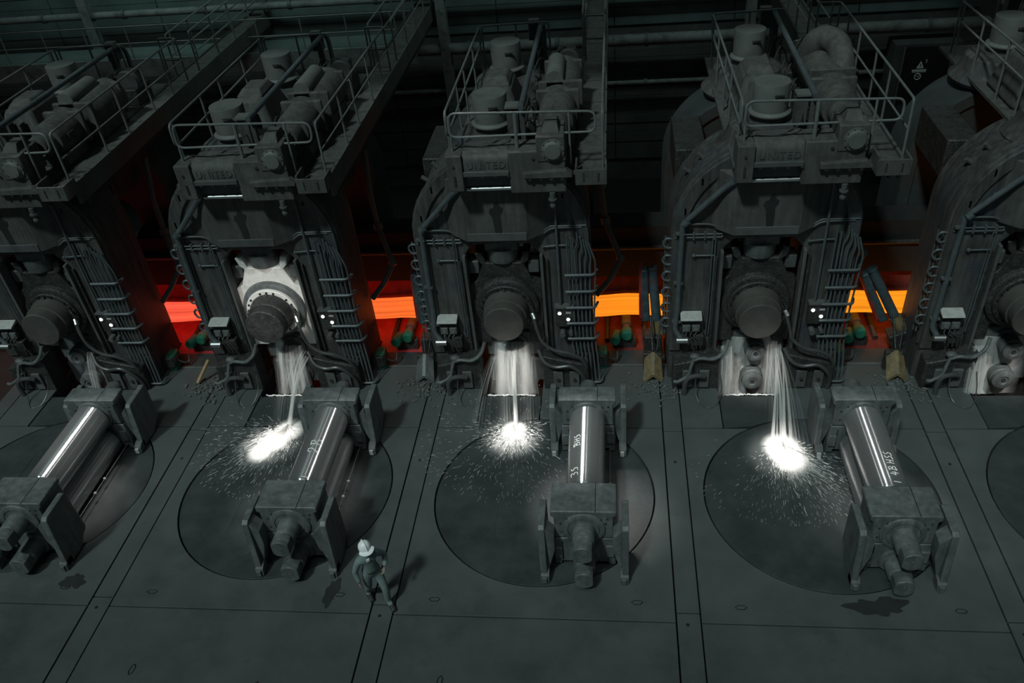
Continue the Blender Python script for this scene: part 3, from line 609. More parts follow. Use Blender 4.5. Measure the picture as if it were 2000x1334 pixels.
def shaft():
    t = kit('overhead_pipe', (0.71, 18.9, 6.05), 'long straight pipe carried over the platform of the {}', 'pipe', 'long pipes over the platforms')
    MB().cyl((0.69, 16.2, 7.19), (0.73, 21.7, 7.20), 0.062, 14).build('pipe', PIPE, t)
    MB().box(0.64, 0.74, 16.32, 16.42, 6.05, 7.15).build('support', GEAR, t, bevel=0.01); MB().box(0.66, 0.80, 21.4, 21.5, 6.05, 7.15).build('support', GEAR, t, bevel=0.01)
    MB().tube(spline([(0.73, 21.7, 7.2), (0.75, 21.95, 7.15), (0.77, 22.1, 6.9), (0.77, 22.1, 6.1)]), 0.06, 10).build('down_bend', PIPE, t)
    t = kit('junction_box', (0.5, 16.6, 6.05), 'boxy front junction box beside the long pipe on the {}', 'box', 'front junction boxes on the platforms')
    MB().box(0.36, 0.60, 16.35, 16.6, 6.55, 7.15).build('box', GEAR, t, bevel=0.015); MB().box(0.34, 0.62, 16.28, 16.6, 7.15, 7.19).build('lid', CAN, t)
    MB().box(0.44, 0.52, 16.45, 16.53, 6.05, 6.55).build('stem', GEAR, t)
    t = kit('rear_junction_box', (0.54, 21.9, 6.05), 'rear junction box on a post behind the cans of the {}', 'box', 'rear junction boxes on the platforms')
    MB().box(0.40, 0.68, 21.75, 22.0, 6.8, 7.3).build('box', GEAR, t, bevel=0.015); MB().box(0.5, 0.58, 21.85, 21.93, 6.05, 6.8).build('post', GEAR, t)
    t = kit('cable_bundle', (0.8, 18.5, 6.05), 'tangle of thin cables beside the long pipe of the {}', 'cables', 'cable tangles on the platforms')
    rnd = random.Random(3)
    for k in range(7):
        y = 16.6 + k * 0.75
        MB().tube(spline([(0.55 + rnd.uniform(-.1, .1), y, 6.12), (0.72, y + 0.25, 6.45 + rnd.uniform(0, .35)), (0.88, y + 0.5, 6.4 + rnd.uniform(-.1, .2)), (1.05, y + 0.8, 6.2)]), 0.016, 5).build('cable', HOSE, t)
    MB().tube(spline([(-0.5, 15.75, 6.62), (0.0, 15.7, 6.64), (0.35, 15.85, 6.75), (0.5, 16.35, 6.8)]), 0.014, 5).build('cable', HOSE, t)
    for y in (17.2, 18.3, 19.4): MB().box(0.70, 0.86, y, y + 0.22, 6.05, 6.5).build('valve', DARK, t, bevel=0.02)
shaft()

def side_gear():
    # pipes and boxes on the operator face
    t = kit('drain_pipe', (-1.8, 16.05, 1), 'bent grey drain pipe down the left front edge of the {}', 'pipe', 'drain pipes on the housings')
    MB().tube(round_path([(-0.80, 15.86, 5.55), (-1.0, 15.95, 5.35), (-1.80, 16.05, 4.47), (-1.84, 16.05, 2.2), (-1.88, 16.0, 1.6), (-1.70, 15.95, 1.35)], 0.12, 5), 0.062, 10).build('pipe', PIPE, t)
    for z in (4.2, 2.9, 1.8): MB().box(-1.95, -1.74, 16.0, 16.16, z, z + 0.05).build('clamp', STEEL, t)
    MB().cyl((-1.70, 15.98, 4.58), (-1.78, 15.99, 4.49), 0.08, 10).build('collar', PIPE, t)
    t = kit('edge_pipe', (-2.08, 16.3, 1.2), 'thin pipe with half-round brackets on the left edge of the {}', 'pipe', 'edge pipes on the housings')
    MB().cyl((-2.14, 16.35, 1.3), (-2.14, 16.35, 4.0), 0.022, 6).build('pipe', PIPE, t); MB().cyl((-2.10, 16.28, 1.3), (-2.10, 16.28, 4.0), 0.022, 6).build('pipe', PIPE, t)
    for k in range(6):
        z = 1.7 + 0.44 * k
        MB().tube(spline([(-1.96, 16.2, z + 0.1), (-2.12, 16.2, z + 0.12), (-2.2, 16.22, z), (-2.12, 16.2, z - 0.12), (-1.96, 16.2, z - 0.1)], 4), 0.028, 6).build('bracket', PIPE, t)
    t = kit('pipe_ladder', (1.85, 16.2, 0.1), 'ladder-like bundle of vertical pipes on the right side of the {}', 'pipes', 'pipe bundles on the housings')
    for k in range(7):
        x = 1.50 + 0.095 * k; zt = (4.3, 4.2, 3.9, 3.75, 3.6, 3.5, 3.4)[k]
        top = [(x, 16.02, zt)] if k < 2 else [(x + 0.02 * (k - 3), 16.02, zt), (x + 0.06, 16.0, zt + 0.2), (x + 0.1 - 0.03 * k, 16.02, zt + 0.35 + 0.05 * k)]
        p = [(x + 0.10, 15.9, 0.12), (x + 0.06, 15.98, 0.8), (x + 0.02, 16.04, 1.2)] + [(x, 16.02, 2.0)] + top
        MB().tube(round_path(p, 0.1, 3), 0.022, 6).build('pipe', PIPE, t)
    for z in (1.40, 1.86, 2.32, 2.78, 3.24):
        MB().tube(round_path([(1.42, 15.97, z), (2.10, 15.97, z), (2.16, 16.2, z)], 0.08, 3), 0.036, 6).build('bracket', PIPE, t)
    MB().tube(round_path([(1.55, 15.86, 0.10), (2.22, 15.86, 0.10), (2.24, 16.1, 0.14)], 0.1, 3), 0.03, 6).build('bottom_bend', PIPE, t)
    t = kit('cross_pipe', (-1.3, 16.08, 4.15), 'pair of thin pipes across the upper left face of the {}', 'pipe', 'cross pipes on the housings')
    for z in (4.10, 4.18): MB().tube(round_path([(-1.95, 16.09, z), (-0.92, 16.09, z), (-0.92, 16.12, z + 0.05)], 0.03, 2), 0.018, 6).build('pipe', PIPE, t)
    for x in (-1.55, -1.3, -1.1): MB().box(x - 0.02, x + 0.02, 16.06, 16.14, 4.05, 4.23).build('clamp', STEEL, t)
    MB().tube(round_path([(-1.06, 16.09, 4.2), (-1.06, 16.09, 2.0), (-1.08, 16.09, 1.4)], 0.05, 3), 0.018, 6).build('down_pipe', PIPE, t)
    MB().tube(round_path([(-1.12, 16.09, 4.1), (-1.12, 16.09, 2.0), (-1.14, 16.09, 1.4)], 0.05, 3), 0.016, 6).build('down_pipe', PIPE, t)
    MB().tube([(-1.5, 16.1, 3.62), (-1.06, 16.1, 3.62)], 0.02, 6).ball((-1.52, 16.1, 3.62), 0.05, 8).build('branch', PIPE, t)
    t = kit('right_cross_pipe', (1.4, 16.08, 4.4), 'thin pipes across the upper right face of the {}', 'pipe', 'right cross pipes on the housings')
    MB().tube(round_path([(0.95, 16.1, 4.33), (1.15, 16.09, 4.48), (1.95, 16.09, 4.48)], 0.05, 3), 0.018, 6).build('pipe', PIPE, t)
    MB().cyl((1.28, 16.07, 5.4), (1.28, 16.07, 2.3), 0.03, 8).build('down_pipe', PIPE, t)
    MB().tube([(0.98, 16.09, 3.95), (1.28, 16.09, 3.98), (1.5, 16.09, 3.98)], 0.016, 6).ball((0.96, 16.09, 3.95), 0.04, 8).build('branch', PIPE, t)
    # control panel
    t = kit('control_panel', (-1.5, 16.0, 1.4), 'small control panel under a pale cover on the {}', 'control panel', 'control panels on the housings')
    MB().frus([(-1.76, 15.86, 1.96), (-1.26, 15.86, 1.96), (-1.26, 16.14, 1.98), (-1.76, 16.14, 1.98)], [(-1.76, 15.88, 2.0), (-1.26, 15.88, 2.0), (-1.26, 16.14, 2.07), (-1.76, 16.14, 2.07)]).build('cover', LEDGE, t, bevel=0.01)
    MB().box(-1.72, -1.28, 16.0, 16.15, 1.60, 1.96).build('back_box', DARK, t)
    for x in (-1.61, -1.39):
        gb = MB().box(x - 0.09, x + 0.09, 15.92, 16.02, 1.60, 1.78).build('gauge_box', CHOCK, t, bevel=0.012)
        MB().cyl((x, 15.925, 1.69), (x, 15.905, 1.69), 0.055, 16).build('gauge', CAN, gb)
    MB().cyl((-1.84, 15.86, 1.40), (-1.58, 15.86, 1.40), 0.075, 14).build('junction_tube', CHROME, t)
    for k in range(3): MB().tube(spline([(-1.6 + 0.12 * k, 15.95, 1.6), (-1.62 + 0.1 * k, 15.88, 1.5), (-1.5 + 0.1 * k, 15.88, 1.38), (-1.45 + 0.1 * k, 15.9, 1.1)]), 0.014, 5).build('cable', HOSE, t)
    MB().box(-1.45, -1.2, 15.9, 16.15, 1.2, 1.5).build('lower_box', DARK, t, bevel=0.015)
    # lamp box
    t = kit('signal_lamp_box', (1.38, 16.05, 1.9), 'dark lamp box with two lit white lamps on the {}', 'signal lamp', 'lamp boxes on the housings')
    MB().box(1.16, 1.58, 16.0, 16.16, 1.74, 2.32).build('box', DARK, t, bevel=0.015); MB().box(1.14, 1.60, 15.96, 16.16, 2.30, 2.34).build('hood', STEEL, t)
    for x, z in ((1.25, 2.16), (1.45, 1.98)):
        MB().lathe((x, 16.0, z), (0, -1, 0), [(0, 0.06), (0.03, 0.06), (0.03, 0.045)], 14).build('bezel', STEEL, t)
        MB().ball((x, 15.975, z), 0.042, 10).build('lamp', LAMPW, t)
    MB().box(1.40, 1.52, 15.98, 16.0, 2.14, 2.18).build('name_plate', LEDGE, t)
    MB().cyl((1.3, 15.9, 1.55), (1.3, 16.1, 1.55), 0.07, 12).cyl((1.5, 15.9, 1.58), (1.5, 16.1, 1.58), 0.05, 12).build('gland', STEEL, t)
    # hoses
    t = kit('bearing_hose', (1.3, 15.8, 1.2), 'thick curved hose beside the bearing on the {}', 'hose', 'right bearing hoses')
    MB().tube(spline([(0.62, 15.85, 2.2), (0.70, 15.72, 1.9), (0.82, 15.66, 1.55), (1.10, 15.62, 1.32), (1.45, 15.62, 1.22), (1.72, 15.66, 1.02), (1.85, 15.7, 0.72), (1.80, 15.78, 0.5)]), 0.04, 8).build('hose', HOSE, t)
    MB().tube(spline([(0.68, 15.8, 1.2), (0.84, 15.62, 0.95), (1.1, 15.58, 0.82), (1.45, 15.58, 0.84), (1.7, 15.6, 0.62), (1.82, 15.66, 0.3), (1.8, 15.7, 0.02)]), 0.045, 8).build('lower_hose', HOSE, t)
    MB().cyl((0.60, 15.9, 2.22), (0.66, 15.8, 2.12), 0.055, 10).build('coupling', CHROME, t)
    t = kit('left_bearing_hose', (-1.0, 15.8, 1.0), 'short shiny hose left of the bearing on the {}', 'hose', 'left bearing hoses')
    MB().tube(spline([(-0.62, 15.8, 1.45), (-0.72, 15.68, 1.2), (-0.95, 15.62, 1.02), (-1.25, 15.64, 1.02), (-1.42, 15.66, 0.95)]), 0.045, 8).build('hose', CHOCK, t)
    MB().tube(spline([(-1.42, 15.68, 1.0), (-1.48, 15.62, 0.8), (-1.56, 15.56, 0.55), (-1.78, 15.5, 0.42), (-1.9, 15.5, 0.42)]), 0.042, 8).build('lower_hose', CHOCK, t)
    MB().ball((-1.4, 15.72, 1.02), 0.1, 10, (1.3, 1, 0.8)).build('joint', STEEL, t)
    t = kit('elbow_pipe', (-1.4, 15.6, 0), 'stubby bent pipe standing at the left foot of the {}', 'pipe', 'bent pipes at the stand feet')
    MB().tube(spline([(-1.62, 15.5, 0.0), (-1.62, 15.5, 0.35), (-1.52, 15.52, 0.52), (-1.3, 15.55, 0.55), (-1.15, 15.6, 0.48)]), 0.06, 10).build('elbow', HOSE, t)
    t = kit('cable_loop', (-1.1, 15.3, 0), 'thin cable drooping in a loop over the floor before the {}', 'cable', 'drooping cable loops')
    MB().tube(spline([(-1.32, 15.6, 0.75), (-1.38, 15.45, 0.3), (-1.30, 15.2, 0.03), (-1.1, 14.98, 0.015), (-0.88, 15.1, 0.02), (-0.76, 15.4, 0.25), (-0.78, 15.6, 0.6)]), 0.014, 6).build('cable', HOSE, t)
side_gear()

def gap_gear():
    # between this stand and its right neighbour
    t = kit('steam_pipe', (2.4, 18, 0.5), 'crooked pipe with flanges right of the {}', 'pipe', 'crooked pipes between the stands')
    MB().tube(round_path([(2.2, 18.9, 5.2), (2.25, 18.5, 4.2), (2.35, 18.3, 3.3), (2.72, 17.75, 2.55), (2.45, 17.5, 2.1), (2.1, 17.4, 1.7)], 0.08, 3), 0.07, 10).build('pipe', PIPE, t)
    MB().cyl((2.33, 18.33, 3.42), (2.36, 18.28, 3.26), 0.12, 12).build('flange', PIPE, t); MB().cyl((2.68, 17.8, 2.62), (2.75, 17.72, 2.5), 0.1, 12).build('flange', PIPE, t)
    t = kit('looper_roll', (2.85, 17.8, 0.3), 'green-ended looper roll lying under the strip right of the {}', 'roll', 'looper rolls under the strip')
    MB().lathe((2.86, 17.25, 0.5), (0, 1, 0.0), [(0, 0.0), (0.0, 0.10), (0.03, 0.13), (0.25, 0.13), (0.26, 0.10), (0.4, 0.10), (0.42, 0.13), (1.6, 0.13), (1.62, 0)], 24).build('barrel', STEEL, t)
    MB().lathe((2.86, 17.2, 0.5), (0, 1, 0), [(0, 0.0), (0, 0.12), (0.06, 0.155), (0.24, 0.155), (0.24, 0.0)], 24).build('bearing', GREEN, t)
    MB().lathe((2.55, 17.1, 0.42), (0.2, 1, 0), [(0, 0.0), (0, 0.12), (0.05, 0.14), (0.35, 0.14), (0.35, 0)], 20).build('motor_end', GREEN, t)
    MB().box(2.1, 2.36, 16.5, 16.9, 0.0, 0.5).build('valve_block', GREEN, t, bevel=0.05)
    MB().lathe((2.22, 16.45, 0.3), (0, 1, 0), [(0, 0), (0, 0.16), (0.05, 0.19), (0.3, 0.19)], 20).build('valve_cover', DARK, t)
    MB().tube(spline([(2.36, 16.6, 0.35), (2.5, 16.65, 0.2), (2.6, 16.75, 0.15), (2.62, 16.85, 0.3)]), 0.025, 6).build('hose', HOSE, t)
    MB().box(2.5, 3.1, 17.3, 17.5, 0.0, 0.38).build('arm', DARK, t, bevel=0.02)
    t = kit('pressing_cylinder', (3.5, 17.4, 0.6), 'leaning blue-grey side guide arm right of the {}', 'guide arm', 'side guide arms beside the strip')
    MB().cyl((3.62, 17.25, 1.0), (3.50, 17.55, 2.35), 0.12, 18).cyl((3.50, 17.55, 2.35), (3.49, 17.57, 2.42), 0.14, 18).build('cylinder', TEAL, t)
    MB().cyl((3.62, 17.25, 1.0), (3.68, 17.15, 0.6), 0.15, 18).build('lower_barrel', OCHRE, t)
    MB().prism([(17.3, 1.0), (17.75, 1.2), (17.8, 2.3), (17.6, 2.55), (17.45, 2.3), (17.35, 1.6)], 'x', 3.18, 3.28).build('guide_plate', RUST, t, bevel=0.02)
    MB().frus([(3.24, 17.3, 0.9), (3.46, 17.3, 0.9), (3.46, 17.55, 0.9), (3.24, 17.55, 0.9)], [(3.22, 17.4, 2.4), (3.38, 17.4, 2.4), (3.38, 17.65, 2.4), (3.22, 17.65, 2.4)]).build('arm', TEAL, t, bevel=0.03)
    MB().box(3.3, 3.75, 16.9, 17.3, 0.0, 0.7).build('pedestal', DARK, t, bevel=0.03)
    t = kit('guide_chute', (3.5, 16.2, 0), 'ridged angle-shaped chute on the floor right of the {}', 'chute', 'ridged chutes between the stands')
    rid = []
    for y, z, w in ((15.98, 0.12, 0.25), (16.40, 0.52, 0.21)):
        rid.append([(3.5 - w, y, z - 0.10), (3.5 - 0.04, y, z + 0.10), (3.5 + 0.04, y, z + 0.10), (3.5 + w, y, z - 0.10), (3.5 + w - 0.05, y, z - 0.13), (3.5, y, z + 0.04), (3.5 - w + 0.05, y, z - 0.13)])
    MB().frus(rid[0], rid[1]).build('trough', OCHRE, t, smooth=0)
    for k in range(4): MB().cyl((3.60, 16.04 + 0.085 * k, 0.17 + 0.082 * k), (3.68, 16.03 + 0.085 * k, 0.10 + 0.082 * k), 0.012, 5).build('rib', OCHRE, t)
    MB().box(3.27, 3.73, 16.40, 16.55, 0.0, 0.56).build('bracket', DARK, t, bevel=0.02)
    MB().cyl((3.5, 16.5, 0.6), (3.45, 17.0, 1.3), 0.025, 6).cyl((3.6, 16.5, 0.6), (3.7, 16.9, 1.2), 0.02, 6).build('stay', DARK, t)
    t = kit('glow_blocker', (2.93, 19.1, 1.35), 'added dark box blocking strip glow right of the {}', 'hood', 'added boxes behind the strip')  # added box that stops strip light reaching the rear housings
    MB().frus([(0.95, 18.75, 1.35), (4.90, 18.75, 1.35), (4.90, 19.5, 1.35), (0.95, 19.5, 1.35)], [(0.95, 19.0, 2.75), (4.90, 19.0, 2.75), (4.90, 19.5, 2.9), (0.95, 19.5, 2.9)]).build('hood', VOID, t, bevel=0.02)
    MB().cyl((0.95, 18.85, 2.2), (4.90, 18.85, 2.2), 0.06, 8).build('header_pipe', DARK, t)
    MB().frus([(0.95, 18.62, 0.70), (4.90, 18.62, 0.70), (4.90, 18.7, 0.66), (0.95, 18.7, 0.66)], [(0.95, 18.95, 1.35), (4.90, 18.95, 1.35), (4.90, 19.05, 1.32), (0.95, 19.05, 1.32)]).build('guide_plate', RUST, t)  # added red plate standing in for glowing mist above the strip
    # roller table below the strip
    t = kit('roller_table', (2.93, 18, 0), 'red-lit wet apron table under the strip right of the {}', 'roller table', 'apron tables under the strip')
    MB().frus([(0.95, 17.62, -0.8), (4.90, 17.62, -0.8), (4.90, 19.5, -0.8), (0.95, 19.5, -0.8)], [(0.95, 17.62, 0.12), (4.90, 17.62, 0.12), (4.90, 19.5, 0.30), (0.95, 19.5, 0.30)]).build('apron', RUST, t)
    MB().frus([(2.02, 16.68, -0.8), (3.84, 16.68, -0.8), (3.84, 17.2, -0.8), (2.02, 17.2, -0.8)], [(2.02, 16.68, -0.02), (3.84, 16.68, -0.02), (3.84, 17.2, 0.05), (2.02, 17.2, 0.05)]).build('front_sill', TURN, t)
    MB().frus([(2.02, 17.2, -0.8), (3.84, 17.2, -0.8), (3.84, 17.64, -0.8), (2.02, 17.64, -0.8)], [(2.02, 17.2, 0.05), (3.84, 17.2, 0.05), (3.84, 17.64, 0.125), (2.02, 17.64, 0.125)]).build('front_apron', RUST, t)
    MB().box(2.0, 3.9, 16.60, 16.68, -0.4, 0.03).build('curb', STEEL, t, bevel=0.01)
    for k in range(3): MB().cyl((2.35 + 0.5 * k, 17.5, 0.16), (2.35 + 0.5 * k, 19.4, 0.35), 0.07, 12).build('roller', DARK, t)
gap_gear()

# ------------------------------------------------------------------ roll pairs waiting on the turntables
XR, ZU, ZL, RR = 1.94, 1.10, 0.335, 0.385
def roll_body(t, z, lab):
    b = MB().lathe((XR, 11.18, z), (0, 1, 0), [(0, 0.24), (0.02, RR - 0.02), (0.04, RR), (2.24, RR), (2.26, RR - 0.02), (2.28, 0.24)], 64).build('barrel', ROLL, t)
    n = MB().lathe((XR, 9.95, z), (0, 1, 0), [(0, 0.20), (0.03, 0.215), (0.36, 0.22), (0.37, 0.30), (0.47, 0.31), (0.50, 0.27), (1.25, 0.26)], 36).build('front_neck', CHOCK, t)
    MB().lathe((XR, 13.44, z), (0, 1, 0), [(0, 0.26), (0.55, 0.25), (0.58, 0.20), (1.1, 0.195), (1.14, 0.17), (1.14, 0)], 32).build('back_neck', CHOCK, t)
    # wobbler with two flats
    poly = []
    for k in range(28):
        a = 2 * PI * k / 28; poly.append((XR + max(-0.175, min(0.175, 0.215 * math.cos(a))), z + 0.215 * math.sin(a)))
    w = MB().prism(poly, 'y', 9.70, 9.96).build('wobbler', CHOCK, t, bevel=0.015)
    MB().lathe((XR, 9.705, z), (0, -1, 0), [(0, 0.055), (0.008, 0.05), (0.004, 0.025), (0.012, 0.02), (0.012, 0)], 14).build('centre_mark', STEEL, w)
    return b
def chocks_upper(t):
    for nm, y0, y1 in (('front_chock', 10.36, 11.1), ('back_chock', 13.52, 13.98)):
        p = [(1.37, 0.83), (1.37, 1.40), (1.31, 1.44), (1.31, 1.56), (1.37, 1.575), (2.52, 1.575), (2.57, 1.56), (2.57, 1.45), (2.51, 1.42), (2.51, 0.83)]
        # saddle opening for the neck on the underside
        p += [(XR + 0.31 * math.cos(a), 0.83 + 0.27 * math.sin(a)) for a in [PI * k / 12 for k in range(13)]]
        c = MB().prism(p, 'y', y0, y1).build(nm, CHOCK, t, bevel=0.018)
        MB().lathe((XR, y0 if 'front' in nm else y0, 1.1), (0, -1, 0), [(0, 0.42), (0.03, 0.41), (0.05, 0.37), (0.05, 0.31), (0, 0.31)], 36).build('bearing_ring', CHOCK, c)
        MB().box(2.16, 2.175, y0 - 0.002, y1, 1.574, 1.579).build('seam', BLACK, c)
        for x, z in ((1.5, 1.25), (1.62, 1.38), (2.27, 1.36), (2.36, 1.25), (1.5, 1.0), (2.4, 1.38)):
            MB().cyl((x, y0 - 0.012, z), (x, y0 + 0.01, z), 0.022, 8).build('bolt', DARK, c)
def chocks_lower(t):
    for nm, y0, y1 in (('front_chock', 10.36, 11.1), ('back_chock', 13.52, 13.98)):
        p = [(1.33, 0.02), (1.33, 0.45), (1.36, 0.80), (2.52, 0.80), (2.55, 0.45), (2.55, 0.02), (2.40, 0.02), (2.40, 0.1), (1.48, 0.1), (1.48, 0.02)]
        c = MB().prism(p, 'y', y0, y1).build(nm, CHOCK, t, bevel=0.018)
        MB().lathe((XR, y0, ZL), (0, -1, 0), [(0, 0.30), (0.04, 0.29), (0.05, 0.25)], 32).build('bearing_ring', CHOCK, c)
        MB().box(1.50, 1.52, y0 - 0.004, y0 + 0.01, 0.1, 0.7).build('seam', BLACK, c); MB().box(1.35, 1.50, y0 - 0.05, y0, 0.25, 0.55).build('keeper', CHOCK, c, bevel=0.01)
        MB().box(2.36, 2.52, y0 - 0.05, y0, 0.3, 0.62).build('keeper', CHOCK, c, bevel=0.01)
    for nm, yf in (('front', 0.0), ('back', 3.55)):
        for sx, x0, x1 in ((-1, 1.08, 1.21), (1, 2.67, 2.80)):
            if nm == 'front': p = [(10.84, 1.38), (10.80, 1.42), (10.16, 1.42), (10.08, 1.36), (9.98, 0.30), (9.96, 0.06), (10.5, 0.04), (10.84, 0.34)]
            else: p = [(14.48, 1.24), (14.44, 1.28), (13.72, 1.28), (13.66, 1.22), (13.54, 0.20), (13.52, 0.05), (14.1, 0.03), (14.48, 0.30)]
            wg = MB().prism(p, 'x', x0, x1).build('wing_plate', CHOCK, t, bevel=0.014)
            yb = 9.90 if nm == 'front' else 13.36
            xi = (x0, x1 + 0.04) if sx < 0 else (x0 - 0.04, x1)
            MB().prism([(yb, 0.0), (yb + 0.02, 0.17), (yb + 0.14, 0.24), (yb + 0.26, 0.24), (yb + 0.26, 0.0)], 'x', xi[0], xi[1]).build('wing_foot', STEEL, wg, bevel=0.01)
            # pale stop block
            MB().box(xi[0] + 0.03, xi[1] - 0.05, yb - 0.03, yb + 0.02, 0.02, 0.15).build('stop_block', LEDGE if nm == 'back' else CHOCK, wg)
            # gusset between chock and wing
            ya, yc, dz = (10.10, 10.40, 0.0) if nm == 'front' else (13.62, 13.85, -0.12)
            xw = x1 if sx < 0 else x0; xc = 1.38 if sx < 0 else 2.50; xm = xw + (-0.05 if sx > 0 else 0.05)
            MB().prism([(xc, 1.14 + dz), (xw, 1.34 + dz), (xw, 0.16), (xm, 0.26), (xc, 0.74)], 'y', ya, yc).build('gusset', CHOCK, wg, bevel=0.01)
def roll_pairs():
    g1, g2 = 'upper rolls waiting on the turntables', 'lower rolls waiting on the turntables'
    t = kit('upper_work_roll', (XR, 11.8, 0.8), 'polished upper work roll with chocks waiting before the {}', 'roll', g1)
    roll_body(t, ZU, 'upper'); chocks_upper(t)
    t = kit('lower_work_roll', (XR, 11.8, 0), 'lower work roll with tall wing plates waiting before the {}', 'roll', g2)
    roll_body(t, ZL, 'lower'); chocks_lower(t)
    tr = MB().cyl((2.43, 11.1, 0.2), (2.43, 13.5, 0.2), 0.012, 6).build('tie_rod', STEEL, t)
    for y in (11.88, 12.33): MB().ball((2.43, y, 0.2), 0.038, 10).build('knob', LEDGE, tr)
roll_pairs()

# ------------------------------------------------------------------ register children, copy the kit to the other stands
for o in list(bpy.data.objects):
    if o.parent: KIDS.setdefault(o.parent.name, []).append(o)
COPIES = {}
for root, tm in KIT:
    lst = [root]
    for s in range(1, 5): lst.append(dup(root, XS[s] - XS[0], tm.format(ST[s])))
    COPIES[root.name] = lst
def children(o): return [c for c in bpy.data.objects if c.parent == o]
def repaint(o, m):
    o.material_slots[0].link = 'OBJECT'; o.material_slots[0].material = m
# the white-painted chock
for c in children(COPIES['backup_roll'][1]):
    n = c.name.split('.')[0]
    if n in ('chock', 'bolt_ring'): repaint(c, WHITE); c['label'] = 'white painted ' + n.replace('_', ' ')
    if n == 'cover_ring': repaint(c, CHOCK)
    if n in ('end_cap', 'spindle_nut'): repaint(c, DARK)
for s in (1,):
    for c in children(COPIES['guide_chute'][s]):
        if c.name.startswith('trough'): repaint(c, CHOCK)
COPIES['backup_roll'][1]['label'] = 'round backup roll end in a white painted chock of the ' + ST[1]

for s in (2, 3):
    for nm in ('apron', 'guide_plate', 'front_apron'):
        for r in ('roller_table', 'glow_blocker'):
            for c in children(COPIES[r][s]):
                if c.name.startswith(nm): repaint(c, RUSTGLOWD)
RUSTGLOWB = mat('rust_and_bright_glow', (0.42, 0.035, 0.035), 0.5, 0.0, 0.3, 3.0, 0.3, 15)  # redder copy, stronger strip glow put into the rust colour
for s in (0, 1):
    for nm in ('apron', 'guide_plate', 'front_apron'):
        for r in ('roller_table', 'glow_blocker'):
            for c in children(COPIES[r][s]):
                if c.name.startswith(nm): repaint(c, RUSTGLOWB)
ga = COPIES['pressing_cylinder'][3]; ga.rotation_euler = (0, math.radians(-24), 0); ga.location.x += 0.15; ga['label'] = 'side guide arm leaning steeply beside the strip at the rightmost stand'
# the elbow duct that the fourth platform has instead of a brake cowl
def kill(o):
    for c in children(o): kill(c)
    bpy.data.objects.remove(o)
kill(COPIES['brake_cowl'][3])
t = thing('elbow_duct', (XS[3] + 1.5, 19, 6.9), 'fat dusty elbow duct on the motors of the ' + ST[3], 'duct')
MB().tube(spline([(XS[3] + p[0], p[1], p[2]) for p in ((1.22, 19.5, 6.8), (1.25, 19.45, 7.1), (1.45, 19.35, 7.28), (1.68, 19.1, 7.22), (1.74, 18.75, 7.0), (1.74, 18.5, 6.75))]), 0.27, 18).build('elbow', GEAR, t)
MB().lathe((XS[3] + 1.74, 18.46, 6.72), (0, 0.6, 0.7), [(0, 0.34), (0.06, 0.34), (0.06, 0.28)], 20).build('flange', GEAR, t)
kill(COPIES['guide_chute'][0])
lv = MB().cyl((-11.17, 15.93, 0.06), (-10.86, 16.30, 0.55), 0.045, 10).build('wooden_bar', mat('ochre_wood', (0.36, 0.24, 0.12), 0.7), org=(-11.17, 15.93, 0)); tag(lv, 'ochre wooden bar leaning at the foot of the ' + ST[1], 'bar')
# oil stains on the plates
def stain(x, y, rx, ry, seed, lab):
    rnd = random.Random(seed); n = 36; ph = [rnd.uniform(0, 6.28) for _ in range(4)]
    pts = []
    for k in range(n):
        a = 2 * PI * k / n; r = 1 + 0.25 * math.sin(2 * a + ph[0]) + 0.15 * math.sin(3 * a + ph[1]) + 0.12 * math.sin(7 * a + ph[2]) + rnd.uniform(-.1, .1)
        pts.append((x + rx * r * math.cos(a), y + ry * r * math.sin(a)))
    o = MB().prism(pts, 'z', 0.001, 0.004).build('oil_stain', OIL, org=(x, y, 0), smooth=0); tag(o, lab, 'stain', 'oil stains on the plates', 'stuff')
stain(4.75, 9.55, 0.45, 0.22, 1, 'dark oil stain before the roll pair of the ' + ST[3]); stain(-5.72, 9.55, 0.14, 0.30, 2, 'streaky oil stain before the roll pair of the ' + ST[1])
stain(-11.3, 9.65, 0.22, 0.2, 3, 'dark oil stain before the roll pair of the ' + ST[0])

# ------------------------------------------------------------------ chalk marks on the rolls
def chalk(s, strokes, ang, y, size, r=0.006, name='chalk_mark'):
    """strokes in a unit box (u across reading, v up); reading runs along the barrel away from the camera; ang = position round the barrel"""
    bar = [c for c in children(COPIES['upper_work_roll'][s]) if c.name.startswith('barrel')][0]
    b = MB()
    for st in strokes:
        pts = []
        for (u, v), (u2, v2) in zip(st[:-1], st[1:]):
            for k in range(5): pts.append((u + (u2 - u) * k / 5, v + (v2 - v) * k / 5))
        pts.append(st[-1])
        q = [(XR + (RR + 0.003) * math.sin(ang - v * size / RR), y + u * size, ZU + (RR + 0.003) * math.cos(ang - v * size / RR)) for u, v in pts]
        b.tube(q, r, 5)
    ORG['tmp'] = ORG['upper_work_roll']
    o = b.build(name, CHALK, org=ORG['upper_work_roll']); o.location = (0, 0, 0); o.parent = bar
G2 = [[(0.0, 0.75), (0.12, 1.0), (0.42, 1.0), (0.5, 0.75), (0.32, 0.45), (0.0, 0.08), (0.2, 0.14), (0.62, 0.0)]]
GB = [[(0.08, 0.0), (0.1, 1.0)], [(-0.1, 0.95), (0.42, 1.0), (0.52, 0.75), (0.2, 0.55), (0.58, 0.42), (0.6, 0.12), (0.0, 0.0)]]
G4 = [[(0.25, 1.0), (0.0, 0.35), (0.55, 0.4)], [(0.42, 0.75), (0.38, -0.1)]]
GH = [[(0.0, 1.0), (0.05, 0.0)], [(0.0, 0.5), (0.45, 0.55)], [(0.48, 1.0), (0.45, 0.0)]]
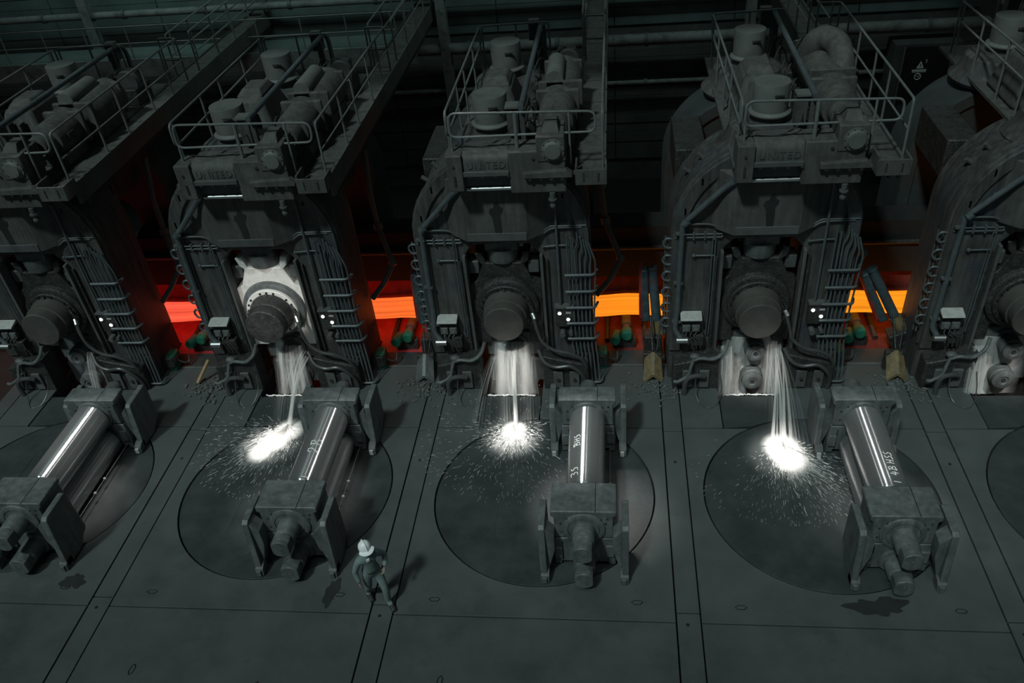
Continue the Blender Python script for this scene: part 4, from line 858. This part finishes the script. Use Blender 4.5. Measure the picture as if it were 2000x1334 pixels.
GS = [[(0.5, 1.0), (0.15, 0.85), (0.2, 0.6), (0.45, 0.45), (0.4, 0.1), (0.0, 0.0)]]
G3 = [[(0.0, 0.9), (0.4, 1.0), (0.5, 0.75), (0.2, 0.55), (0.5, 0.4), (0.4, 0.05), (0.0, 0.0)]]
def sh(g, du, k=1.0): return [[(u * k + du, v) for u, v in st] for st in g]
chalk(1, sh(G2, 0) + sh(GB, 0.95), 0.50, 11.98, 0.24)
chalk(1, [[(0, 0), (0.0, 1.0)]], 0.42, 11.28, 0.12)
chalk(2, sh(G3, 0) + sh(GS, 0.8), -0.36, 11.42, 0.17)
chalk(2, sh(GB, 0) + sh(GH, 0.9) + sh(GS, 1.6), -0.30, 12.25, 0.15)
chalk(3, sh(G4, 0) + sh(GB, 0.85) + sh(GH, 2.0) + sh(GS, 2.75) + sh(GS, 3.4), 0.42, 11.48, 0.155)
chalk(3, [[(0, 0), (0.0, 1.0)]], 0.40, 11.30, 0.14)

# ------------------------------------------------------------------ the hot strip
def strip():
    b = MB(); xs = [-22 + 0.25 * k for k in range(169)]; top = []
    def zz(x):
        z = 0.92
        for s in range(4):
            m = XS[s] + 2.86; d = (x - m); z += 0.05 * math.exp(-d * d / 0.25)
        return z
    def yy(x): return 0.02 * math.sin(x * 1.7)
    n = len(xs); vs = []; fs = []
    for x in xs:
        z = zz(x); vs += [(x, 17.55 + yy(x), z), (x, 18.52 + yy(x), z), (x, 18.52 + yy(x), z - 0.012), (x, 17.55 + yy(x), z - 0.012)]
    for i in range(n - 1):
        for j in range(4): fs.append((4 * i + j, 4 * i + (j + 1) % 4, 4 * i + 4 + (j + 1) % 4, 4 * i + 4 + j))
    b.add(vs, fs)
    o = b.build('hot_steel_strip', GLOW, org=(0, 18, 0.9))
    tag(o, 'glowing orange hot steel strip running through all the stands', 'steel strip')
strip()

# ------------------------------------------------------------------ water
def sheet(pathf, nu, nv):
    """grid surface with uv; pathf(u,v) -> point"""
    b = MB(); uv = []
    for j in range(nv + 1):
        for i in range(nu + 1):
            b.v.append(Vector(pathf(i / nu, j / nv))); uv.append((i / nu, j / nv))
    for j in range(nv):
        for i in range(nu): b.f.append([j * (nu + 1) + i, j * (nu + 1) + i + 1, (j + 1) * (nu + 1) + i + 1, (j + 1) * (nu + 1) + i])
    return b, uv
def merge(parts):
    b = MB(); uv = []
    for p, u in parts:
        k = len(b.v); b.v += p.v; b.f += [[i + k for i in f] for f in p.f]; uv += u
    return b, uv
def water(s):
    rnd = random.Random(20 + s); xc = XS[s]
    # curtain falling from under the bearing to the sill
    if s in (0,): spans = [(0.36, 0.66, 1.1)]
    elif s == 1: spans = [(-0.35, 0.68, 1.25)]
    elif s == 2: spans = [(-0.60, 0.66, 1.30), (-0.5, 0.6, 1.2)]
    elif s == 3: spans = [(0.22, 0.62, 1.25), (0.3, 0.7, 1.2), (-0.85, -0.45, 1.2)]
    else: spans = [(-1.0, -0.55, 1.0), (-0.95, -0.5, 1.1)]
    parts = []
    for k, (a, bb, zt) in enumerate(spans):
        off = rnd.random() * 50
        def pf(u, v, a=a, bb=bb, zt=zt, k=k):
            w = 0.82 + 0.18 * v; m = (a + bb) / 2
            x = m + (a - m + (bb - a) * u) * w
            return (xc + x, 15.98 - 0.45 * v - 0.05 * k + 0.02 * math.sin(u * 23 + k), zt * (1 - v ** 1.6) + 0.01)
        p, uv = sheet(pf, 16, 14); parts.append((p, [(q[0], q[1] + 0) for q in uv]))
    if s != 1:
        a, bb, zt = {0: (0.0, 0.6, 0.7), 2: (-0.55, 0.55, 1.0), 3: (-0.72, 0.62, 1.15), 4: (-0.85, 0.6, 1.1)}[s]
        p, u2 = sheet(lambda u, v: (xc + a + (bb - a) * u, 16.3 - 0.1 * v + 0.02 * math.sin(9 * u), zt - (zt + 0.6) * v), 12, 8)
        o = p.build('water_film', BACKW, org=(xc, 16.2, 0), uvs=u2); tag(o, 'white water film running down behind the small rolls of the ' + ST[s], 'water', 'water films', 'stuff')
    b, uv = merge(parts)
    o = b.build('water_curtain', SHEET, org=(xc, 15.7, 0.0), uvs=uv)
    tag(o, 'white water curtain pouring from under the bearing of the ' + ST[s], 'water', 'water curtains', 'stuff')
    if s not in SPL: return
    dx, y1 = SPL[s]
    # jets arching out to the floor
    src = {1: (0.50, 0.62), 2: (0.0, 0.16), 3: (0.48, 0.75)}[s]; land = {1: (0.42, 14.25, 0.07), 2: (0.14, 14.25, 0.06), 3: (0.42, 13.75, 0.22)}[s]
    parts = []
    for k in range(9 if s == 3 else 6):
        xa = rnd.uniform(*src); xb = land[0] + rnd.uniform(-1, 1) * land[2]; yb = land[1] + rnd.uniform(-.2, .2); w = rnd.uniform(0.02, 0.05); z0 = rnd.uniform(0.9, 1.2)
        def pf(u, v, xa=xa, xb=xb, yb=yb, w=w, z0=z0):
            return (xc + xa + (xb - xa) * v + (u - 0.5) * w * (1 + v), 15.9 + (yb - 15.9) * v, z0 * (1 - v * v) + 0.02 * math.cos((u - 0.5) * 3))
        parts.append(sheet(pf, 3, 16))
    b, uv = merge(parts)
    o = b.build('water_jet', JET, org=(xc, 15.0, 0.0), uvs=uv)
    tag(o, 'thin white water jets arching to the floor before the ' + ST[s], 'water', 'water jets', 'stuff')
    # splash: a soft foam burst with streaks thrown outward over the plate
    cx, cy = xc + land[0], land[1] - 0.05; ang0 = {1: -2.25, 2: -PI / 2, 3: -1.2}[s]
    def fan(a0, spr, r, h, k):
        def pf(u, v):
            a = a0 + (u - 0.5) * 2 * spr; d = r * v
            return (cx + math.cos(a) * d, cy + math.sin(a) * d, 0.012 + 0.006 * k + h * (1 - v) ** 2 * (0.6 + 0.4 * math.sin(u * 40 + k)))
        return sheet(pf, 64, 10)
    cr_ = {1: 0.45, 2: 0.36, 3: 0.5}[s]
    b, uv = merge([fan(0, PI, cr_, 0.10, 0), fan(0.3, PI, cr_ * 0.8, 0.16, 1)])
    if s in (1, 3):
        vx, vy = {1: (-0.50, -0.85), 3: (0.14, -0.5)}[s]
        e, ue = merge([fan(0.1, PI, cr_ * 0.95, 0.08, 2)])
        for q in e.v: q.x += vx * 0.5; q.y += vy * 0.5
        e2, ue2 = merge([fan(0.2, PI, cr_ * 0.8, 0.06, 3)])
        for q in e2.v: q.x += vx; q.y += vy
        b, uv = merge([(b, uv), (e, ue), (e2, ue2)])
    o = b.build('foam_burst', CORE, org=(cx, cy, 0), uvs=uv); tag(o, 'glaring white foam burst where the water hits the floor before the ' + ST[s], 'foam', 'foam bursts', 'stuff')
    sp_ = {1: 0.75, 2: 1.3, 3: 0.75}[s]; fr_ = {1: 1.9, 2: 1.15, 3: 1.7}[s]
    b, uv = merge([fan(ang0, sp_, fr_, 0.10, 4), fan(ang0 + 0.15, sp_ * 0.7, fr_ * 0.8, 0.16, 5)])
    o = b.build('spray_fan', FAN, org=(cx, cy, 0), uvs=uv); tag(o, 'soft fan of white spray streaks spreading over the turntable before the ' + ST[s], 'spray', 'spray fans', 'stuff')
    # bright lip where the curtain meets the sill
    b = MB()
    for k in range(40):
        x = xc - 0.62 + 1.2 * k / 40; b.ball((x, 15.47 + rnd.uniform(-.02, .02), 0.012), rnd.uniform(0.012, 0.03), 6, (1.6, 0.8, 0.7))
    ln = {1: 1.0, 2: 0.62, 3: 0.95}[s]; spread = {1: 0.5, 2: 0.9, 3: 0.45}[s]
    for k in range(900):
        a = rnd.gauss(ang0, spread); d = abs(rnd.gauss(0, 0.6)) * ln; L_ = rnd.uniform(0.02, 0.12) * (0.4 + d); w = 0.15 * rnd.gauss(0, 1)
        z = 0.012 + abs(rnd.gauss(0, 0.05)) * math.exp(-d)
        p0 = Vector((cx - math.sin(a) * w + math.cos(a) * d, cy + math.cos(a) * w * 0.5 + math.sin(a) * d, z)); p1 = p0 + Vector((math.cos(a) * L_, math.sin(a) * L_, rnd.uniform(-0.01, 0.02)))
        if p1.z < 0.006: p1.z = 0.006
        b.tube([p0, p1], rnd.uniform(0.002, 0.005), 3)
    o = b.build('splash_streaks', DROP, org=(cx, cy, 0.0), smooth=0); tag(o, 'bright white splash streaks bursting over the floor before the ' + ST[s], 'splash', 'water splashes', 'stuff')
    # thin veils of spray falling to the sides
    def veil(xa, xb, ya, side):
        def pf(u, v): return (xc + xa + (xb - xa) * v + (u - 0.5) * 0.45 * (0.5 + v), 15.75 + (ya - 15.75) * v, 1.05 * (1 - v ** 1.8) + 0.01)
        return sheet(pf, 10, 14)
    b, uv = merge({1: [veil(0.35, 0.1, 14.4, 1)], 2: [veil(-0.4, -0.72, 14.0, -1), veil(0.5, 0.55, 14.3, 1), veil(-0.1, 0.0, 14.2, 0)], 3: [veil(0.6, 0.75, 13.4, 1), veil(0.3, 0.4, 14.0, 1)]}[s])
    o = b.build('spray_veil', SKIRT, org=(xc, 15, 0), uvs=uv); tag(o, 'thin veil of falling spray beside the jet of the ' + ST[s], 'spray', 'spray veils', 'stuff')
    # far droplets
    b = MB()
    for k in range(700):
        a = rnd.gauss(ang0, spread * 1.5); d = rnd.uniform(0.4, 2.3)
        p0 = Vector((cx + math.cos(a) * d + rnd.gauss(0, .1), cy + math.sin(a) * d, 0.008)); L_ = rnd.uniform(0.02, 0.10)
        b.tube([p0, p0 + Vector((math.cos(a) * L_, math.sin(a) * L_, 0))], rnd.uniform(0.0012, 0.0026), 3)
    o = b.build('spray_drops', DROP, org=(cx, cy, 0.0), smooth=0); tag(o, 'faint scattered spray drops on the turntable before the ' + ST[s], 'spray', 'spray drops', 'stuff')
for s in range(5): water(s)

# ------------------------------------------------------------------ scale rubble at the stand feet
for s in (1, 2, 3, 4):
    rnd = random.Random(50 + s); b = MB()
    for k in range(130):
        x, y = XS[s] + rnd.gauss(-2.25, 0.35), rnd.gauss(15.75, 0.28); r = rnd.uniform(0.012, 0.05)
        if y > 16.4: continue
        b.ball((x, y, r * 0.5), r, 6, (1, rnd.uniform(.6, 1.2), 0.7))
    o = b.build('rubble', RUBBLE, org=(XS[s] - 2.25, 15.75, 0), smooth=0)
    tag(o, 'scattered mill scale rubble at the left foot of the ' + ST[s], 'rubble', 'scale rubble heaps', 'stuff')

# ------------------------------------------------------------------ the worker
def skin_mesh(name, verts, edges, radii, m, parent, sub=2, root=0):
    me = bpy.data.meshes.new(name); me.from_pydata(verts, edges, []); me.update()
    o = bpy.data.objects.new(name, me); COL.objects.link(o)
    sk = o.modifiers.new('skin', 'SKIN'); sk.use_smooth_shade = True
    for i, r in enumerate(radii): me.skin_vertices[0].data[i].radius = (r, r) if not isinstance(r, tuple) else r
    for i in range(len(verts)): me.skin_vertices[0].data[i].use_root = (i == root)
    su = o.modifiers.new('sub', 'SUBSURF'); su.levels = sub; su.render_levels = sub
    me.materials.append(m); o.parent = parent
    return o
def person():
    t = bpy.data.objects.new('person', None); COL.objects.link(t); t.location = (-4.66, 9.36, 0); t.rotation_euler = (0, 0, math.radians(38)); t.scale = (1.0, 1.0, 1.0)
    tag(t, 'person in a white helmet and dark overalls walking across the plates', 'person')
    # person faces -y in local coordinates; +x is the person's left
    V = [(0, 0.02, 0.96), (0, 0.0, 1.12), (0, -0.01, 1.30), (0, 0.0, 1.43), (0, 0.0, 1.53), (0, -0.015, 1.60),
         (0.11, 0.02, 0.90), (0.12, -0.16, 0.50), (0.12, -0.14, 0.10), (0.13, -0.26, 0.05),
         (-0.11, 0.02, 0.90), (-0.12, 0.08, 0.50), (-0.12, 0.30, 0.16), (-0.13, 0.24, 0.05),
         (0.19, 0.0, 1.40), (0.34, 0.05, 1.17), (0.24, -0.10, 1.02),
         (-0.19, 0.0, 1.40), (-0.30, 0.03, 1.14), (-0.29, -0.06, 0.90)]
    E = [(0, 1), (1, 2), (2, 3), (3, 4), (4, 5), (0, 6), (6, 7), (7, 8), (8, 9), (0, 10), (10, 11), (11, 12), (12, 13), (3, 14), (14, 15), (15, 16), (3, 17), (17, 18), (18, 19)]
    R = [(0.15, 0.12), (0.15, 0.115), (0.165, 0.125), (0.13, 0.10), 0.06, 0.05, 0.105, 0.075, 0.062, 0.05, 0.105, 0.075, 0.062, 0.05, 0.075, 0.058, 0.046, 0.075, 0.058, 0.046]
    body = skin_mesh('body', V, E, R, CLOTH, t)
    # head
    h = MB().ball((0, -0.02, 1.665), 0.1, 20, (0.8, 0.98, 1.18))
    h.ball((0, -0.125, 1.655), 0.018, 8, (0.8, 1.2, 1.5)).ball((0.082, 0, 1.66), 0.025, 8, (0.4, 0.8, 1.2)).ball((-0.082, 0, 1.66), 0.025, 8, (0.4, 0.8, 1.2))
    hd = h.build('head', SKIN, org=(0, 0, 0)); hd.parent = t
    f = MB().ball((0.032, -0.108, 1.675), 0.011, 8).ball((-0.032, -0.108, 1.675), 0.011, 8).build('eyes', BOOT, org=(0, 0, 0)); f.parent = hd
    mo = MB().ball((0, -0.108, 1.612), 0.022, 8, (1, 0.35, 0.3)).build('mouth', mat('lips', (0.3, 0.13, 0.11), 0.6), org=(0, 0, 0)); mo.parent = hd
    # helmet: shell, brim to the front
    H = MB().lathe((0, -0.01, 1.69), (0, 0, 1), [(-0.02, 0.116), (0.03, 0.118), (0.08, 0.108), (0.12, 0.078), (0.145, 0.038), (0.15, 0)], 28)
    H.add([], []); hm = H.build('helmet', HELM, org=(0, 0, 0)); hm.parent = t
    ring = []
    br = MB()
    a = [math.radians(k) for k in range(200, 341, 10)]
    lo = [(0.122 * math.cos(q), -0.01 + 0.122 * math.sin(q), 1.695) for q in a]; hi = [(0.16 * math.cos(q) , -0.025 + 0.20 * math.sin(q), 1.68) for q in a]
    n = len(a); br.add(lo + hi + [(x, y, z - 0.008) for x, y, z in lo] + [(x, y, z - 0.008) for x, y, z in hi],
        [(i, i + 1, n + i + 1, n + i) for i in range(n - 1)] + [(2 * n + i, 3 * n + i, 3 * n + i + 1, 2 * n + i + 1) for i in range(n - 1)] + [(n + i, n + i + 1, 3 * n + i + 1, 3 * n + i) for i in range(n - 1)])
    b2 = br.build('brim', HELM, org=(0, 0, 0)); b2.parent = hm
    rd = MB().tube([(0, -0.13 * math.cos(q) - 0.01, 1.70 + 0.147 * math.sin(q)) for q in [PI * k / 14 for k in range(15)]], 0.014, 6).build('helmet_ridge', HELM, org=(0, 0, 0)); rd.parent = hm
    # collar badge, belt and suit seam
    col = MB().lathe((0, 0, 1.49), (0, 0, 1), [(0, 0.085), (0.05, 0.075), (0.06, 0.068)], 20).build('collar', CLOTH, org=(0, 0, 0)); col.parent = t
    bd = MB().box(-0.06, 0.0, -0.125, -0.10, 1.40, 1.46).build('white_badge', HELM, org=(0, 0, 0)); bd.parent = t
    bl = MB().tube([(0.155 * math.cos(q), 0.015 + 0.125 * math.sin(q), 1.05) for q in [2 * PI * k / 20 for k in range(20)]], 0.014, 6, closed=True).build('belt', BOOT, org=(0, 0, 0)); bl.parent = t
    # hands: palm, four fingers and a thumb as chains rooted in the palm
    def hand(wrist, d, side, nm):
        w = Vector(wrist); d = Vector(d).normalized(); s_ = Vector((0, -1, 0)) - d * Vector((0, -1, 0)).dot(d); s_.normalize(); n_ = d.cross(s_)
        V = [w, w + d * 0.04, w + d * 0.085]; E = [(0, 1), (1, 2)]; R = [0.026, (0.030, 0.02), (0.034, 0.018)]
        for k, (o, l) in enumerate(((-0.030, 0.062), (-0.010, 0.074), (0.010, 0.07), (0.030, 0.055))):
            b = w + d * 0.085 + s_ * o; i = len(V)
            V += [b, b + d * l * 0.55 + n_ * side * 0.01, b + d * l * 0.95 + n_ * side * 0.03]; E += [(2, i), (i, i + 1), (i + 1, i + 2)]; R += [0.0095, 0.009, 0.0075]
        i = len(V); b = w + d * 0.03 - s_ * 0.032
        V += [b, b + d * 0.035 - s_ * 0.022, b + d * 0.06 - s_ * 0.024 + n_ * side * 0.01]; E += [(1, i), (i, i + 1), (i + 1, i + 2)]; R += [0.012, 0.0105, 0.009]
        skin_mesh(nm, V, E, R, SKIN, t, 1)
    hand((-0.29, -0.06, 0.90), (0.0, -0.15, -1), -1, 'right_hand'); hand((0.24, -0.10, 1.02), (-0.6, -0.5, -0.5), 1, 'left_hand')
    for x, y, rz, z in ((0.13, -0.20, 0, 0.0), (-0.125, 0.26, 0.3, 0.0)):
        q = MB().frus([(x - 0.05, y - 0.19, z), (x + 0.05, y - 0.19, z), (x + 0.045, y + 0.11, z), (x - 0.045, y + 0.11, z)], [(x - 0.04, y - 0.17, z + 0.06), (x + 0.04, y - 0.17, z + 0.06), (x + 0.05, y + 0.10, z + 0.14), (x - 0.05, y + 0.10, z + 0.14)]).build('boot', BOOT, org=(0, 0, 0), bevel=0.02); q.parent = t
person()
